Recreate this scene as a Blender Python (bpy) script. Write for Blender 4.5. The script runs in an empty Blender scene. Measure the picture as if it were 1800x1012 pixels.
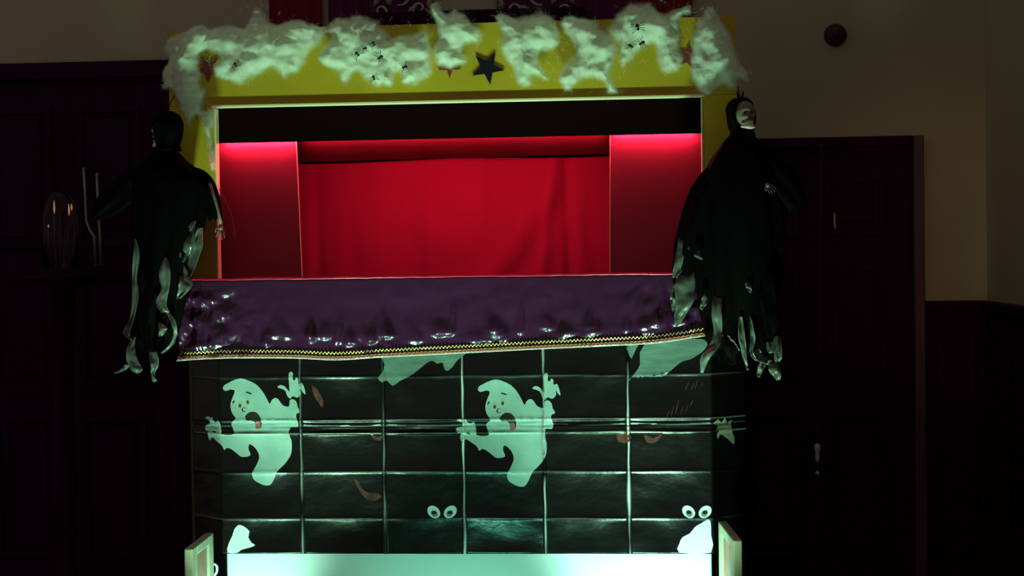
import bpy, bmesh, math, random
import numpy as np
from mathutils import Vector, Matrix, noise

random.seed(7)
SC = bpy.context.scene
COL = SC.collection
# ------------------------------------------------------------------ camera
F = 2787.0                       # focal length in pixels of an 1800 px wide frame
YAW, PITCH, ROLL = math.radians(4.6), math.radians(1.35), 0.0148
CAM = Vector((0.40, -5.0, 1.50))
_f = Vector((-math.sin(YAW) * math.cos(PITCH), math.cos(YAW) * math.cos(PITCH), -math.sin(PITCH)))
_r0 = Vector((math.cos(YAW), math.sin(YAW), 0))
_u0 = _r0.cross(_f)
_u = _u0 * math.cos(ROLL) + _r0 * math.sin(ROLL)
_r = _r0 * math.cos(ROLL) - _u0 * math.sin(ROLL)
cam_d = bpy.data.cameras.new('camera')
cam_d.sensor_width = 36.0
cam_d.lens = 36.0 * F / 1800.0
cam_d.clip_end = 60
cam = bpy.data.objects.new('camera', cam_d)
COL.objects.link(cam)
cam.matrix_world = Matrix(((_r.x, _u.x, -_f.x, CAM.x), (_r.y, _u.y, -_f.y, CAM.y), (_r.z, _u.z, -_f.z, CAM.z), (0, 0, 0, 1)))
SC.camera = cam


def P(px, py, Y=0.0):
    """world point at depth Y measured from the photograph"""
    d = _f * F + _r * (px - 900) + _u * (506 - py)
    t = (Y - CAM.y) / d.y
    return CAM + d * t


S0 = 0.0018                      # metres per photo pixel at the booth front

# ------------------------------------------------------------------ world, exposure, lights
SC.view_settings.view_transform = 'Standard'
SC.view_settings.look = 'None'
SC.view_settings.exposure = 0.0
SC.view_settings.gamma = 1.0
SC.view_settings.use_curve_mapping = False
W = bpy.data.worlds.new('world')
SC.world = W
W.use_nodes = True
W.node_tree.nodes['Background'].inputs[0].default_value = (1.0, 0.84, 0.76, 1)
W.node_tree.nodes['Background'].inputs[1].default_value = 0.125

GREEN = (0.47, 1.0, 0.62)
TEAL = (0.22, 1.0, 0.66)
PALE = (0.42, 1.0, 0.74)


def spot(name, loc, aim, watts, size_deg, color=GREEN, blend=0.5, rad=0.05):
    l = bpy.data.lights.new(name, 'SPOT')
    l.energy = watts
    l.color = color
    l.spot_size = math.radians(size_deg)
    l.spot_blend = blend
    l.shadow_soft_size = rad
    o = bpy.data.objects.new(name, l)
    COL.objects.link(o)
    o.location = loc
    o.rotation_euler = (Vector(aim) - Vector(loc)).to_track_quat('-Z', 'Y').to_euler()
    return o


def area(name, loc, aim, watts, sx, sy, color):
    l = bpy.data.lights.new(name, 'AREA')
    l.energy = watts
    l.color = color
    l.shape = 'RECTANGLE'
    l.size, l.size_y = sx, sy
    o = bpy.data.objects.new(name, l)
    COL.objects.link(o)
    o.location = loc
    o.rotation_euler = (Vector(aim) - Vector(loc)).to_track_quat('-Z', 'Y').to_euler()
    return o


# floor spotlights in front of the booth, below the frame: two pointing up, two short ones washing the skirt
spot('floor_light_left', (-0.72, -0.74, 0.08), (-0.55, 0.0, 2.02), 160, 72, blend=1.0, rad=0.05)
spot('floor_light_right', (0.40, -0.74, 0.08), (0.22, 0.0, 2.02), 160, 72, blend=1.0, rad=0.05)
spot('skirt_light_left', P(405, 1215, -0.34), P(400, 960, 0.0), 20, 84, color=PALE, blend=0.7, rad=0.05)
spot('skirt_light_right', P(1150, 1215, -0.38), P(1165, 970, 0.0), 34, 88, color=PALE, blend=0.6, rad=0.05)
spot('skirt_fill_centre', P(800, 1235, -0.62), P(800, 960, 0.0), 13, 96, color=TEAL, blend=0.9, rad=0.05)  # weak fill added to brighten the middle of the skirt
# unseen warm spot near the camera, narrow beam shaped to warm one wall patch
spot('warm_wall_spot', (1.1, -4.8, 1.7), P(1660, 430, 1.6), 60, 15, color=(1.0, 0.55, 0.25), blend=1.0, rad=0.12)


# ------------------------------------------------------------------ materials
def mat(name, color, rough=0.6, spec=0.5, metal=0.0, bump=None, vary=None, emit=None, sheen=0.0, trans=0.0, coat=0.0):
    m = bpy.data.materials.new(name)
    m.use_nodes = True
    nt = m.node_tree
    b = nt.nodes['Principled BSDF']
    b.inputs['Base Color'].default_value = (*color, 1)
    b.inputs['Roughness'].default_value = rough
    b.inputs['Specular IOR Level'].default_value = spec
    b.inputs['Metallic'].default_value = metal
    if sheen:
        b.inputs['Sheen Weight'].default_value = sheen
    if coat:
        b.inputs['Coat Weight'].default_value = coat
        b.inputs['Coat Roughness'].default_value = 0.15
    if trans:
        b.inputs['Transmission Weight'].default_value = trans
    if emit:
        b.inputs['Emission Color'].default_value = (*emit[0], 1)
        b.inputs['Emission Strength'].default_value = emit[1]
    tc = nt.nodes.new('ShaderNodeTexCoord')
    if vary:      # (scale xyz, second colour)
        mp = nt.nodes.new('ShaderNodeMapping')
        mp.inputs['Scale'].default_value = vary[0]
        nz = nt.nodes.new('ShaderNodeTexNoise')
        nz.inputs['Scale'].default_value = 1.0
        nz.inputs['Detail'].default_value = 5
        rp = nt.nodes.new('ShaderNodeValToRGB')
        rp.color_ramp.elements[0].position = 0.35
        rp.color_ramp.elements[0].color = (*color, 1)
        rp.color_ramp.elements[1].position = 0.68
        rp.color_ramp.elements[1].color = (*vary[1], 1)
        nt.links.new(tc.outputs['Object'], mp.inputs[0])
        nt.links.new(mp.outputs[0], nz.inputs[0])
        nt.links.new(nz.outputs[0], rp.inputs[0])
        nt.links.new(rp.outputs[0], b.inputs['Base Color'])
    if bump:      # (scale xyz, strength, distance)
        mp = nt.nodes.new('ShaderNodeMapping')
        mp.inputs['Scale'].default_value = bump[0]
        nz = nt.nodes.new('ShaderNodeTexNoise')
        nz.inputs['Scale'].default_value = 1.0
        nz.inputs['Detail'].default_value = 4
        bp = nt.nodes.new('ShaderNodeBump')
        bp.inputs['Strength'].default_value = bump[1]
        bp.inputs['Distance'].default_value = bump[2]
        nt.links.new(tc.outputs['Object'], mp.inputs[0])
        nt.links.new(mp.outputs[0], nz.inputs[0])
        nt.links.new(nz.outputs[0], bp.inputs['Height'])
        nt.links.new(bp.outputs[0], b.inputs['Normal'])
    return m


M = {}
M['wall'] = mat('plaster', (0.52, 0.47, 0.31), 0.9, 0.2, bump=((60, 60, 60), 0.15, 0.004), vary=((1.3, 1.3, 1.3), (0.46, 0.43, 0.28)))
M['floor'] = mat('floor_boards', (0.05, 0.02, 0.02), 0.5, vary=((2, 14, 2), (0.08, 0.03, 0.03)))
M['wood'] = mat('dark_wood', (0.032, 0.003, 0.030), 0.55, 0.08, vary=((30, 30, 2.0), (0.025, 0.002, 0.02)), bump=((60, 60, 4), 0.2, 0.002))
M['frame_wood'] = mat('door_frame_wood', (0.14, 0.07, 0.10), 0.55, 0.3, vary=((30, 30, 2.0), (0.10, 0.05, 0.075)))
M['yellow'] = mat('yellow_paint', (0.54, 0.36, 0.018), 0.55, 0.25, bump=((140, 140, 140), 0.08, 0.002), vary=((5, 5, 5), (0.49, 0.33, 0.016)))
M['edge'] = mat('pale_edge', (0.85, 0.68, 0.42), 0.5)
M['black'] = mat('black_cloth', (0.006, 0.0012, 0.0016), 0.9, 0.04, bump=((200, 200, 200), 0.2, 0.002))
M['wing'] = mat('wing_board', (0.22, 0.03, 0.05), 0.6, 0.2)
M['curtain'] = mat('red_curtain', (0.36, 0.010, 0.05), 0.75, 0.25, sheen=0.3, bump=((260, 260, 260), 0.12, 0.001))
M['header'] = mat('dark_header_cloth', (0.06, 0.004, 0.008), 0.9, 0.05)
M['led'] = mat('led_chip', (1, 0.3, 0.3), 0.4, emit=((1.0, 0.22, 0.27), 330.0))
M['ledbase'] = mat('led_tape', (0.2, 0.2, 0.2), 0.5)
M['purple'] = mat('purple_satin', (0.046, 0.007, 0.040), 0.24, 0.7, bump=((28, 28, 10), 0.45, 0.012))
M['gleam'] = mat('red_gleam', (0.55, 0.008, 0.05), 0.3, 0.4)  # paints the red stage light caught by the playboard edge
M['gold'] = mat('gold_thread', (0.85, 0.70, 0.22), 0.3, metal=0.55, bump=((500, 500, 500), 0.4, 0.001))
M['shadedgold'] = mat('shaded_gold_thread', (0.34, 0.20, 0.10), 0.5, metal=0.3)  # same gold trim with shade painted into the colour
M['braid'] = mat('russet_braid', (0.38, 0.12, 0.07), 0.5, 0.5, bump=((400, 400, 400), 0.5, 0.002))
M['sheet'] = mat('black_plastic', (0.010, 0.0075, 0.009), 0.29, 0.38, bump=((6, 6, 9), 0.42, 0.014))
M['ghost'] = mat('pale_print_and_glare', (0.27, 0.37, 0.34), 0.30, 0.5, bump=((14, 14, 14), 0.15, 0.008), vary=((16, 16, 16), (0.20, 0.31, 0.28)))
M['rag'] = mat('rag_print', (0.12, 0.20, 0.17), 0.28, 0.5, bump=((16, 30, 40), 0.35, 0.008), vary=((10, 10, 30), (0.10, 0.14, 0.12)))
M['ink'] = mat('dark_print', (0.02, 0.016, 0.016), 0.28)
M['tongue'] = mat('tongue_print', (0.30, 0.08, 0.06), 0.3)
M['iris'] = mat('olive_print', (0.15, 0.17, 0.06), 0.3)
M['brown'] = mat('brown_print_and_glint', (0.12, 0.035, 0.022), 0.3, vary=((40, 40, 40), (0.03, 0.01, 0.008)))
M['shadedghost'] = mat('shaded_hand_print', (0.16, 0.16, 0.10), 0.5)  # ghost print darkened, the side wing's shade is in the colour
M['eyewhite'] = mat('white_print_and_glare', (0.85, 0.88, 0.85), 0.35)
M['eyepale'] = mat('eye_print', (0.32, 0.38, 0.32), 0.35)
M['grey'] = mat('grey_print', (0.22, 0.25, 0.22), 0.3)
M['whitecloth'] = mat('white_cloth', (0.80, 0.82, 0.80), 0.7, 0.3, bump=((8, 8, 8), 0.12, 0.01))
M['navy'] = mat('navy_card', (0.004, 0.005, 0.012), 0.7, 0.2)
M['redcard'] = mat('red_card', (0.22, 0.02, 0.02), 0.6)
M['robe'] = mat('black_robe', (0.0014, 0.0010, 0.0012), 0.75, 0.05, bump=((70, 70, 30), 0.4, 0.004))
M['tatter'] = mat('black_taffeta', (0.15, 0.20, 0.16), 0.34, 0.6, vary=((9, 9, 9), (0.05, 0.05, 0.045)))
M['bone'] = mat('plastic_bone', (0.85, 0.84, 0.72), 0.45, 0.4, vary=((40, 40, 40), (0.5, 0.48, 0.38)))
M['dimbone'] = mat('dim_bone', (0.20, 0.17, 0.13), 0.5, 0.4)  # on the skull, shade under the hood is put into this colour
M['brass'] = mat('brass', (0.55, 0.36, 0.16), 0.25, metal=1.0)
M['chrome'] = mat('grey_tube', (0.26, 0.34, 0.28), 0.35, metal=0.6)
M['flame'] = mat('candle_flame', (1, 0.6, 0.3), 0.5, emit=((1.0, 0.42, 0.16), 0.3))
M['wax'] = mat('candle_wax', (0.05, 0.025, 0.018), 0.5)
M['glass'] = mat('glass', (0.95, 0.95, 0.95), 0.03, trans=1.0)
M['redcloth'] = mat('crimson_cloth', (0.20, 0.006, 0.02), 0.8, 0.2)
M['purplecloth'] = mat('aubergine_cloth', (0.11, 0.012, 0.075), 0.8, 0.2)
M['leaf'] = mat('silvered_leaf', (0.50, 0.54, 0.42), 0.4, 0.5, vary=((60, 60, 60), (0.28, 0.32, 0.24)))
M['panelred'] = mat('red_panel', (0.46, 0.20, 0.13), 0.55, vary=((12, 12, 12), (0.33, 0.13, 0.09)))
M['palewood'] = mat('pale_frame_wood', (0.55, 0.52, 0.34), 0.6, bump=((90, 90, 30), 0.4, 0.004), vary=((20, 20, 6), (0.42, 0.40, 0.28)))
M['whiteplastic'] = mat('white_plastic', (0.8, 0.8, 0.78), 0.4)
M['disc'] = mat('dark_disc', (0.035, 0.006, 0.02), 0.6)
M['spider'] = mat('black_plastic_toy', (0.008, 0.008, 0.008), 0.4)
M['cord'] = mat('cord', (0.07, 0.05, 0.05), 0.7)


M['glass'].node_tree.nodes['Principled BSDF'].inputs['IOR'].default_value = 1.2


def cotton_material():
    m = bpy.data.materials.new('cotton_wool')
    m.use_nodes = True
    nt = m.node_tree
    out = nt.nodes['Material Output']
    b = nt.nodes['Principled BSDF']
    b.inputs['Base Color'].default_value = (0.80, 0.83, 0.72, 1)
    b.inputs['Roughness'].default_value = 0.9
    b.inputs['Specular IOR Level'].default_value = 0.15
    tc = nt.nodes.new('ShaderNodeTexCoord')
    nz = nt.nodes.new('ShaderNodeTexNoise')
    nz.inputs['Scale'].default_value = 22
    nz.inputs['Detail'].default_value = 5
    nt.links.new(tc.outputs['Object'], nz.inputs[0])
    bp = nt.nodes.new('ShaderNodeBump')
    bp.inputs['Strength'].default_value = 0.16
    bp.inputs['Distance'].default_value = 0.01
    nt.links.new(nz.outputs[0], bp.inputs['Height'])
    nt.links.new(bp.outputs[0], b.inputs['Normal'])
    tl = nt.nodes.new('ShaderNodeBsdfTranslucent')
    tl.inputs[0].default_value = (0.80, 0.84, 0.72, 1)
    mx = nt.nodes.new('ShaderNodeMixShader')
    mx.inputs[0].default_value = 0.42
    nt.links.new(b.outputs[0], mx.inputs[1])
    nt.links.new(tl.outputs[0], mx.inputs[2])
    # the wadding gets thinner, and so less dense, towards its rim
    at = nt.nodes.new('ShaderNodeAttribute')
    at.attribute_name = 'wad_depth'
    n2 = nt.nodes.new('ShaderNodeTexNoise')
    n2.inputs['Scale'].default_value = 16
    n2.inputs['Detail'].default_value = 4
    n2.inputs['Roughness'].default_value = 0.65
    nt.links.new(tc.outputs['Object'], n2.inputs[0])
    mr = nt.nodes.new('ShaderNodeMapRange')
    mr.inputs[1].default_value = 0.30
    mr.inputs[2].default_value = 0.72
    mr.inputs[3].default_value = 0.30
    mr.inputs[4].default_value = 1.8
    nt.links.new(n2.outputs[0], mr.inputs[0])
    mu = nt.nodes.new('ShaderNodeMath')
    mu.operation = 'MULTIPLY'
    nt.links.new(at.outputs['Fac'], mu.inputs[0])
    nt.links.new(mr.outputs[0], mu.inputs[1])
    m2 = nt.nodes.new('ShaderNodeMapRange')
    m2.interpolation_type = 'SMOOTHSTEP'
    m2.inputs[1].default_value = 0.0
    m2.inputs[2].default_value = 0.62
    m2.inputs[3].default_value = 0.0
    m2.inputs[4].default_value = 0.97
    nt.links.new(mu.outputs[0], m2.inputs[0])
    tr = nt.nodes.new('ShaderNodeBsdfTransparent')
    mx2 = nt.nodes.new('ShaderNodeMixShader')
    nt.links.new(m2.outputs[0], mx2.inputs[0])
    nt.links.new(tr.outputs[0], mx2.inputs[1])
    nt.links.new(mx.outputs[0], mx2.inputs[2])
    nt.links.new(mx2.outputs[0], out.inputs[0])
    return m


# pale lines painted along the folds stand for lamp glints on the plastic
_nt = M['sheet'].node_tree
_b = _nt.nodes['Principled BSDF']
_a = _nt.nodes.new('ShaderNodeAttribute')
_a.attribute_name = 'crease_glint'
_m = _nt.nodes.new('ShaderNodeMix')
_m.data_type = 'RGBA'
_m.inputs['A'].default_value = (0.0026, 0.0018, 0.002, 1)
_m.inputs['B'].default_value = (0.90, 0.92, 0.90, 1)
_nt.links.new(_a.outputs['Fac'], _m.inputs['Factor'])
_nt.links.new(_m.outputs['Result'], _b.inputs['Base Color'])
M['cotton'] = cotton_material()
M['fibre'] = mat('cotton_fibre', (0.80, 0.83, 0.72), 0.9, 0.1)


# ------------------------------------------------------------------ mesh helpers
class MB:
    def __init__(self):
        self.v, self.f = [], []

    def add(self, vs, fs):
        n = len(self.v)
        self.v += [tuple(p) for p in vs]
        self.f += [tuple(i + n for i in f) for f in fs]
        return self

    def box(self, c, s, rot=None):
        c = Vector(c)
        vs = []
        for dx in (-.5, .5):
            for dy in (-.5, .5):
                for dz in (-.5, .5):
                    p = Vector((dx * s[0], dy * s[1], dz * s[2]))
                    if rot:
                        p = rot @ p
                    vs.append(c + p)
        return self.add(vs, [(0, 1, 3, 2), (4, 6, 7, 5), (0, 4, 5, 1), (2, 3, 7, 6), (0, 2, 6, 4), (1, 5, 7, 3)])

    def slab(self, a, b, c, d, dirn):
        """quad a b c d (any order round) extruded by vector dirn"""
        q = [Vector(p) for p in (a, b, c, d)]
        e = [p + Vector(dirn) for p in q]
        return self.add(q + e, [(3, 2, 1, 0), (4, 5, 6, 7), (0, 1, 5, 4), (1, 2, 6, 5), (2, 3, 7, 6), (3, 0, 4, 7)])

    def tube(self, pts, radii, seg=8, cap=True):
        pts = [Vector(p) for p in pts]
        if not hasattr(radii, '__len__'):
            radii = [radii] * len(pts)
        n0 = len(self.v)
        vs, fs = [], []
        prev = None
        for i, p in enumerate(pts):
            t = (pts[min(i + 1, len(pts) - 1)] - pts[max(i - 1, 0)]).normalized()
            if prev is None:
                a = Vector((0, 1, 0)) if abs(t.y) < 0.8 else Vector((1, 0, 0))
            else:
                a = prev
            x = (a - t * a.dot(t)).normalized()
            prev = x
            y = t.cross(x)
            for k in range(seg):
                an = 2 * math.pi * k / seg
                vs.append(p + (x * math.cos(an) + y * math.sin(an)) * radii[i])
        for i in range(len(pts) - 1):
            for k in range(seg):
                a, b = i * seg + k, i * seg + (k + 1) % seg
                fs.append((a, b, b + seg, a + seg))
        if cap:
            fs.append(tuple(range(seg - 1, -1, -1)))
            fs.append(tuple((len(pts) - 1) * seg + k for k in range(seg)))
        return self.add(vs, fs)

    def lathe(self, c, prof, seg=20):
        """profile [(radius, z)] turned round the vertical through c"""
        c = Vector(c)
        vs, fs = [], []
        for r, z in prof:
            for k in range(seg):
                an = 2 * math.pi * k / seg
                vs.append(c + Vector((r * math.cos(an), r * math.sin(an), z)))
        for i in range(len(prof) - 1):
            for k in range(seg):
                a, b = i * seg + k, i * seg + (k + 1) % seg
                fs.append((a, b, b + seg, a + seg))
        fs.append(tuple(range(seg - 1, -1, -1)))
        fs.append(tuple((len(prof) - 1) * seg + k for k in range(seg)))
        return self.add(vs, fs)

    def grid(self, nu, nv, fn, close_u=False):
        vs = [fn(i / (nu if close_u else nu - 1), j / (nv - 1)) for j in range(nv) for i in range(nu)]
        fs = []
        for j in range(nv - 1):
            for i in range(nu if close_u else nu - 1):
                a, b = j * nu + i, j * nu + (i + 1) % nu
                fs.append((a, b, b + nu, a + nu))
        return self.add(vs, fs)

    def build(self, name, material, parent=None, smooth=False, solid=0.0, bevel=0.0, kind=None, label=None):
        me = bpy.data.meshes.new(name)
        me.from_pydata(self.v, [], self.f)
        if solid or bevel:
            pass
        bm = bmesh.new()
        bm.from_mesh(me)
        bmesh.ops.recalc_face_normals(bm, faces=bm.faces)
        bm.to_mesh(me)
        bm.free()
        me.materials.append(M[material])
        if smooth:
            me.polygons.foreach_set('use_smooth', [True] * len(me.polygons))
        o = bpy.data.objects.new(name, me)
        COL.objects.link(o)
        if parent:
            o.parent = parent
        if solid:
            md = o.modifiers.new('thickness', 'SOLIDIFY')
            md.thickness = solid
            md.offset = 0
        if bevel:
            md = o.modifiers.new('bevel', 'BEVEL')
            md.width = bevel
            md.segments = 2
            md.limit_method = 'ANGLE'
        if kind:
            o['kind'] = kind
        if label:
            o['label'] = label
        return o


def tag(o, label, cat, group=None):
    o['label'] = label
    o['category'] = cat
    if group:
        o['group'] = group
    return o


def thing(name, label, cat, group=None, kind=None):
    o = bpy.data.objects.new(name, None)
    o.empty_display_size = 0.05
    COL.objects.link(o)
    if label:
        tag(o, label, cat, group)
    if kind:
        o['kind'] = kind
    return o


def rebase(root, loc):
    """move the Empty of a thing to its base and keep its parts where they stand"""
    loc = Vector(loc)
    root.location = loc
    for ch in root.children:
        ch.matrix_parent_inverse = Matrix.Translation(-loc)


def catmull(pts, n=6, closed=False):
    pts = [np.array(p, float) for p in pts]
    out = []
    m = len(pts)
    for i in range(m if closed else m - 1):
        if closed:
            p0, p1, p2, p3 = pts[(i - 1) % m], pts[i], pts[(i + 1) % m], pts[(i + 2) % m]
        else:
            p0, p1, p2, p3 = pts[max(i - 1, 0)], pts[i], pts[i + 1], pts[min(i + 2, m - 1)]
        for k in range(n):
            t = k / n
            out.append(0.5 * ((2 * p1) + (p2 - p0) * t + (2 * p0 - 5 * p1 + 4 * p2 - p3) * t * t + (3 * p1 - p0 - 3 * p2 + p3) * t ** 3))
    if not closed:
        out.append(pts[-1])
    return out


def nz(x, y=0.0, z=0.0):
    return noise.noise(Vector((x, y, z)))


def ss(a, b, x):
    t = min(1.0, max(0.0, (x - a) / (b - a)))
    return t * t * (3 - 2 * t)


def flat_mesh(poly, step):
    """a polygon cut by a square grid, so that it can be bent: returns (points 2-D, faces)"""
    bm = bmesh.new()
    vs = [bm.verts.new((p[0], p[1], 0)) for p in poly]
    bm.faces.new(vs)
    bmesh.ops.triangulate(bm, faces=bm.faces[:], ngon_method='EAR_CLIP')
    xs = [p[0] for p in poly]
    ys = [p[1] for p in poly]
    for ax, lo, hi in ((0, min(xs), max(xs)), (1, min(ys), max(ys))):
        k = math.floor(lo / step) + 1
        while k * step < hi:
            co = [0.0, 0.0, 0.0]
            no = [0.0, 0.0, 0.0]
            co[ax] = k * step
            no[ax] = 1.0
            bmesh.ops.bisect_plane(bm, geom=bm.verts[:] + bm.edges[:] + bm.faces[:], plane_co=co, plane_no=no)
            k += 1
    bmesh.ops.triangulate(bm, faces=[f for f in bm.faces if len(f.verts) > 4])
    bm.verts.index_update()
    V = [(v.co.x, v.co.y) for v in bm.verts]
    Fc = []
    A = np.array(poly, float)[:, :2]
    B = np.roll(A, -1, axis=0)
    for f in bm.faces:
        c = f.calc_center_median()
        hit = (A[:, 1] > c.y) != (B[:, 1] > c.y)
        with np.errstate(divide='ignore', invalid='ignore'):
            xi = A[:, 0] + (c.y - A[:, 1]) * (B[:, 0] - A[:, 0]) / (B[:, 1] - A[:, 1])
        if np.count_nonzero(hit & (c.x < xi)) % 2:
            Fc.append(tuple(v.index for v in f.verts))
    bm.free()
    return V, Fc


def edge_distance(V, poly):
    V = np.array(V)
    A = np.array(poly, float)[:, :2]
    B = np.roll(A, -1, axis=0)
    best = np.full(len(V), 1e9)
    for a, b in zip(A, B):
        ab = b - a
        L = ab @ ab
        if L < 1e-12:
            continue
        t = np.clip(((V - a) @ ab) / L, 0, 1)
        d = np.linalg.norm(V - (a + t[:, None] * ab), axis=1)
        best = np.minimum(best, d)
    return best


# ================================================================== THE SETTING
WY = 1.6                                            # back wall
corner = P(1735, 500, WY)
xc = corner.x
m = MB()
m.box(((xc - 6) / 2, WY + 0.1, 1.9), (xc + 6, 0.2, 3.8))
o = m.build('wall_back', 'wall')
o['kind'] = 'structure'
m = MB()
m.box((xc + 0.1, WY / 2 - 1.4, 1.9), (0.2, WY + 3.2, 3.8))
o = m.build('wall_right', 'wall')
o['kind'] = 'structure'
m = MB()
m.box((0, -1.9, -0.05), (12, 7.2, 0.1))
o = m.build('floor', 'floor')
o['kind'] = 'structure'

# --- panelling below the dado rail
zd = P(1680, 528, WY).z
x0w = P(1622, 600, WY).x


def wainscot(name, pts):
    """dark panelling: rail, plinth, backing and framed panels along the straight line pts"""
    a, b = Vector(pts[0]), Vector(pts[1])
    along = (b - a)
    L = along.length
    along.normalize()
    nrm = Vector((along.y, -along.x, 0))
    root = thing(name, None, None, kind='structure')
    rot = Matrix((along, nrm, Vector((0, 0, 1)))).transposed()

    def piece(nm, s0, s1, z0, z1, d0, d1, bv=0.004):
        c = a + along * ((s0 + s1) / 2) + nrm * ((d0 + d1) / 2) + Vector((0, 0, (z0 + z1) / 2))
        MB().box(c, (s1 - s0, d1 - d0, z1 - z0), rot).build(nm, 'wood', root, bevel=bv)
    piece('backing', 0, L, 0, zd - 0.02, 0.0, 0.012)
    piece('dado_rail', 0, L, zd - 0.04, zd, 0.0, 0.04)
    piece('plinth', 0, L, 0, 0.14, 0.012, 0.03)
    n = max(1, round(L / 0.45))
    for i in range(n):
        piece('panel', L * i / n + 0.05, L * (i + 1) / n - 0.05, 0.22, zd - 0.12, 0.012, 0.026, 0.008)
    return root


wainscot('trim_1', [(x0w + 0.002, WY, 0), (xc - 0.001, WY, 0)])
wainscot('trim_2', [(xc, WY - 0.045, 0), (xc, -2.6, 0)])


def door(name, pxl, pxr, pytop, leaves, frame_w, handle_spots):
    root = thing(name, None, None, kind='structure')
    xl = P(pxl, 500, WY).x
    xr = P(pxr, 500, WY).x
    zt = P((pxl + pxr) / 2, pytop, WY).z
    fw = frame_w
    for nm, c, s in (('door_frame', ((xl + fw / 2), WY - 0.03, zt / 2), (fw, 0.06, zt)),
                     ('door_frame', ((xr - fw / 2), WY - 0.03, zt / 2), (fw, 0.06, zt)),
                     ('door_frame', ((xl + xr) / 2, WY - 0.03, zt - fw / 2), (xr - xl - 2 * fw, 0.06, fw))):
        MB().box(c, s).build(nm, 'frame_wood' if nm == 'door_frame' and c[0] > xr - fw and leaves == 1 else 'wood', root, bevel=0.006)
    lx0, lx1 = xl + fw, xr - fw
    lw = (lx1 - lx0) / leaves
    for i in range(leaves):
        a, b = lx0 + lw * i + 0.002, lx0 + lw * (i + 1) - 0.002
        leaf = MB().box(((a + b) / 2, WY - 0.012, (zt - fw) / 2 + 0.003), (b - a, 0.024, zt - fw - 0.008)).build('door_leaf', 'wood', root)
        st = 0.11
        zs = [(0.22, 0.82), (0.95, 1.42), (1.54, zt - fw - 0.12)]
        for z0, z1 in zs:
            nc = 2 if lw > 0.6 else 1
            cw = (b - a - st * (nc + 1)) / nc
            for c in range(nc):
                q0 = a + st + c * (cw + st)
                # moulded panel: a raised border and a raised field
                mb = MB()
                for (cx, cz, sx, sz) in (((q0 + cw / 2), z0 + .012, cw, .024), ((q0 + cw / 2), z1 - .012, cw, .024),
                                         (q0 + .012, (z0 + z1) / 2, .024, z1 - z0 - .048), (q0 + cw - .012, (z0 + z1) / 2, .024, z1 - z0 - .048)):
                    mb.box((cx, WY - 0.031, cz), (sx, 0.014, sz))
                mb.build('panel_moulding', 'wood', leaf, bevel=0.003)
                MB().box((q0 + cw / 2, WY - 0.028, (z0 + z1) / 2), (cw - 0.10, 0.008, z1 - z0 - 0.10)).build('door_panel', 'wood', leaf, bevel=0.003)
    for (hx, hy0, hy1) in handle_spots:
        p0, p1 = P(hx, hy0, WY - 0.07), P(hx + 1, hy1, WY - 0.07)
        mb = MB().tube([p0, p1], 0.006, 10)
        for p in (p0, p1):
            mb.tube([p, Vector((p.x, WY - 0.024, p.z))], 0.005, 8)
        mb.build('door_handle', 'brass', root, smooth=True)
    return root


door('door_1', -430, 330, 116, 2, 0.07, [])
door('door_2', 1235, 1622, 243, 1, 0.042, [(1467, 376, 420)])

# ================================================================== THE PUPPET BOOTH
booth = thing('puppet_booth', 'yellow wooden puppet theatre booth with red-lit stage opening', 'puppet theatre')
xL, xR = P(300, 300).x, P(1297, 300).x              # outer edges of the yellow front
oL, oR = P(379, 330).x, P(1237, 330).x              # opening
zTop = P(800, 41).z
zHead = P(805, 176).z                                # underside of the yellow header
zShelf = P(800, 487, -0.10).z
bL, bR = P(387, 780).x, P(1252, 780).x              # lower front
T = 0.03
MB().box(((xL + xR) / 2, T / 2, (zTop + zHead) / 2), (xR - xL, T, zTop - zHead)).build('header_board', 'yellow', booth, bevel=0.0006)
for a, b in ((xL, oL), (oR, xR)):
    MB().box(((a + b) / 2, T / 2, (zHead + zShelf) / 2 - 0.001), (b - a, T, zHead - zShelf)).build('side_post', 'yellow', booth, bevel=0.0006)
MB().box(((oL + oR) / 2, 0.009, zHead - 0.003), (oR - oL + 0.012, 0.040, 0.007)).build('header_lip', 'edge', booth, bevel=0.001)
for x in (oL + 0.0025, oR - 0.0025):
    MB().box((x, 0.016, (zHead + zShelf) / 2 - 0.004), (0.005, 0.036, zHead - zShelf - 0.012)).build('jamb_edge', 'edge', booth, bevel=0.001)
# black valance board
zV = P(800, 243, 0.04).z
MB().box(((oL + oR) / 2, 0.044, (zHead + 0.05 + zV) / 2), (oR - oL + 0.05, 0.01, zHead + 0.05 - zV)).build('valance', 'black', booth)
# stage box
D = 0.74
zC = zHead + 0.06
MB().box(((oL + oR) / 2, D / 2 + 0.05, zC), (oR - oL + 0.05, D, 0.012)).build('stage_ceiling', 'black', booth)
for x in (oL - 0.03, oR + 0.03):
    MB().box((x, D / 2 + 0.05, (zC + zShelf) / 2), (0.01, D, zC - zShelf + 0.1)).build('stage_side', 'black', booth)
MB().box(((oL + oR) / 2, D + 0.06, (zC + zShelf) / 2 - 0.2), (oR - oL + 0.06, 0.012, zC - zShelf + 0.5)).build('stage_back', 'black', booth)
MB().box(((oL + oR) / 2, 0.53, zShelf - 0.016), (oR - oL + 0.05, 0.50, 0.012)).build('stage_floor', 'black', booth)
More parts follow.
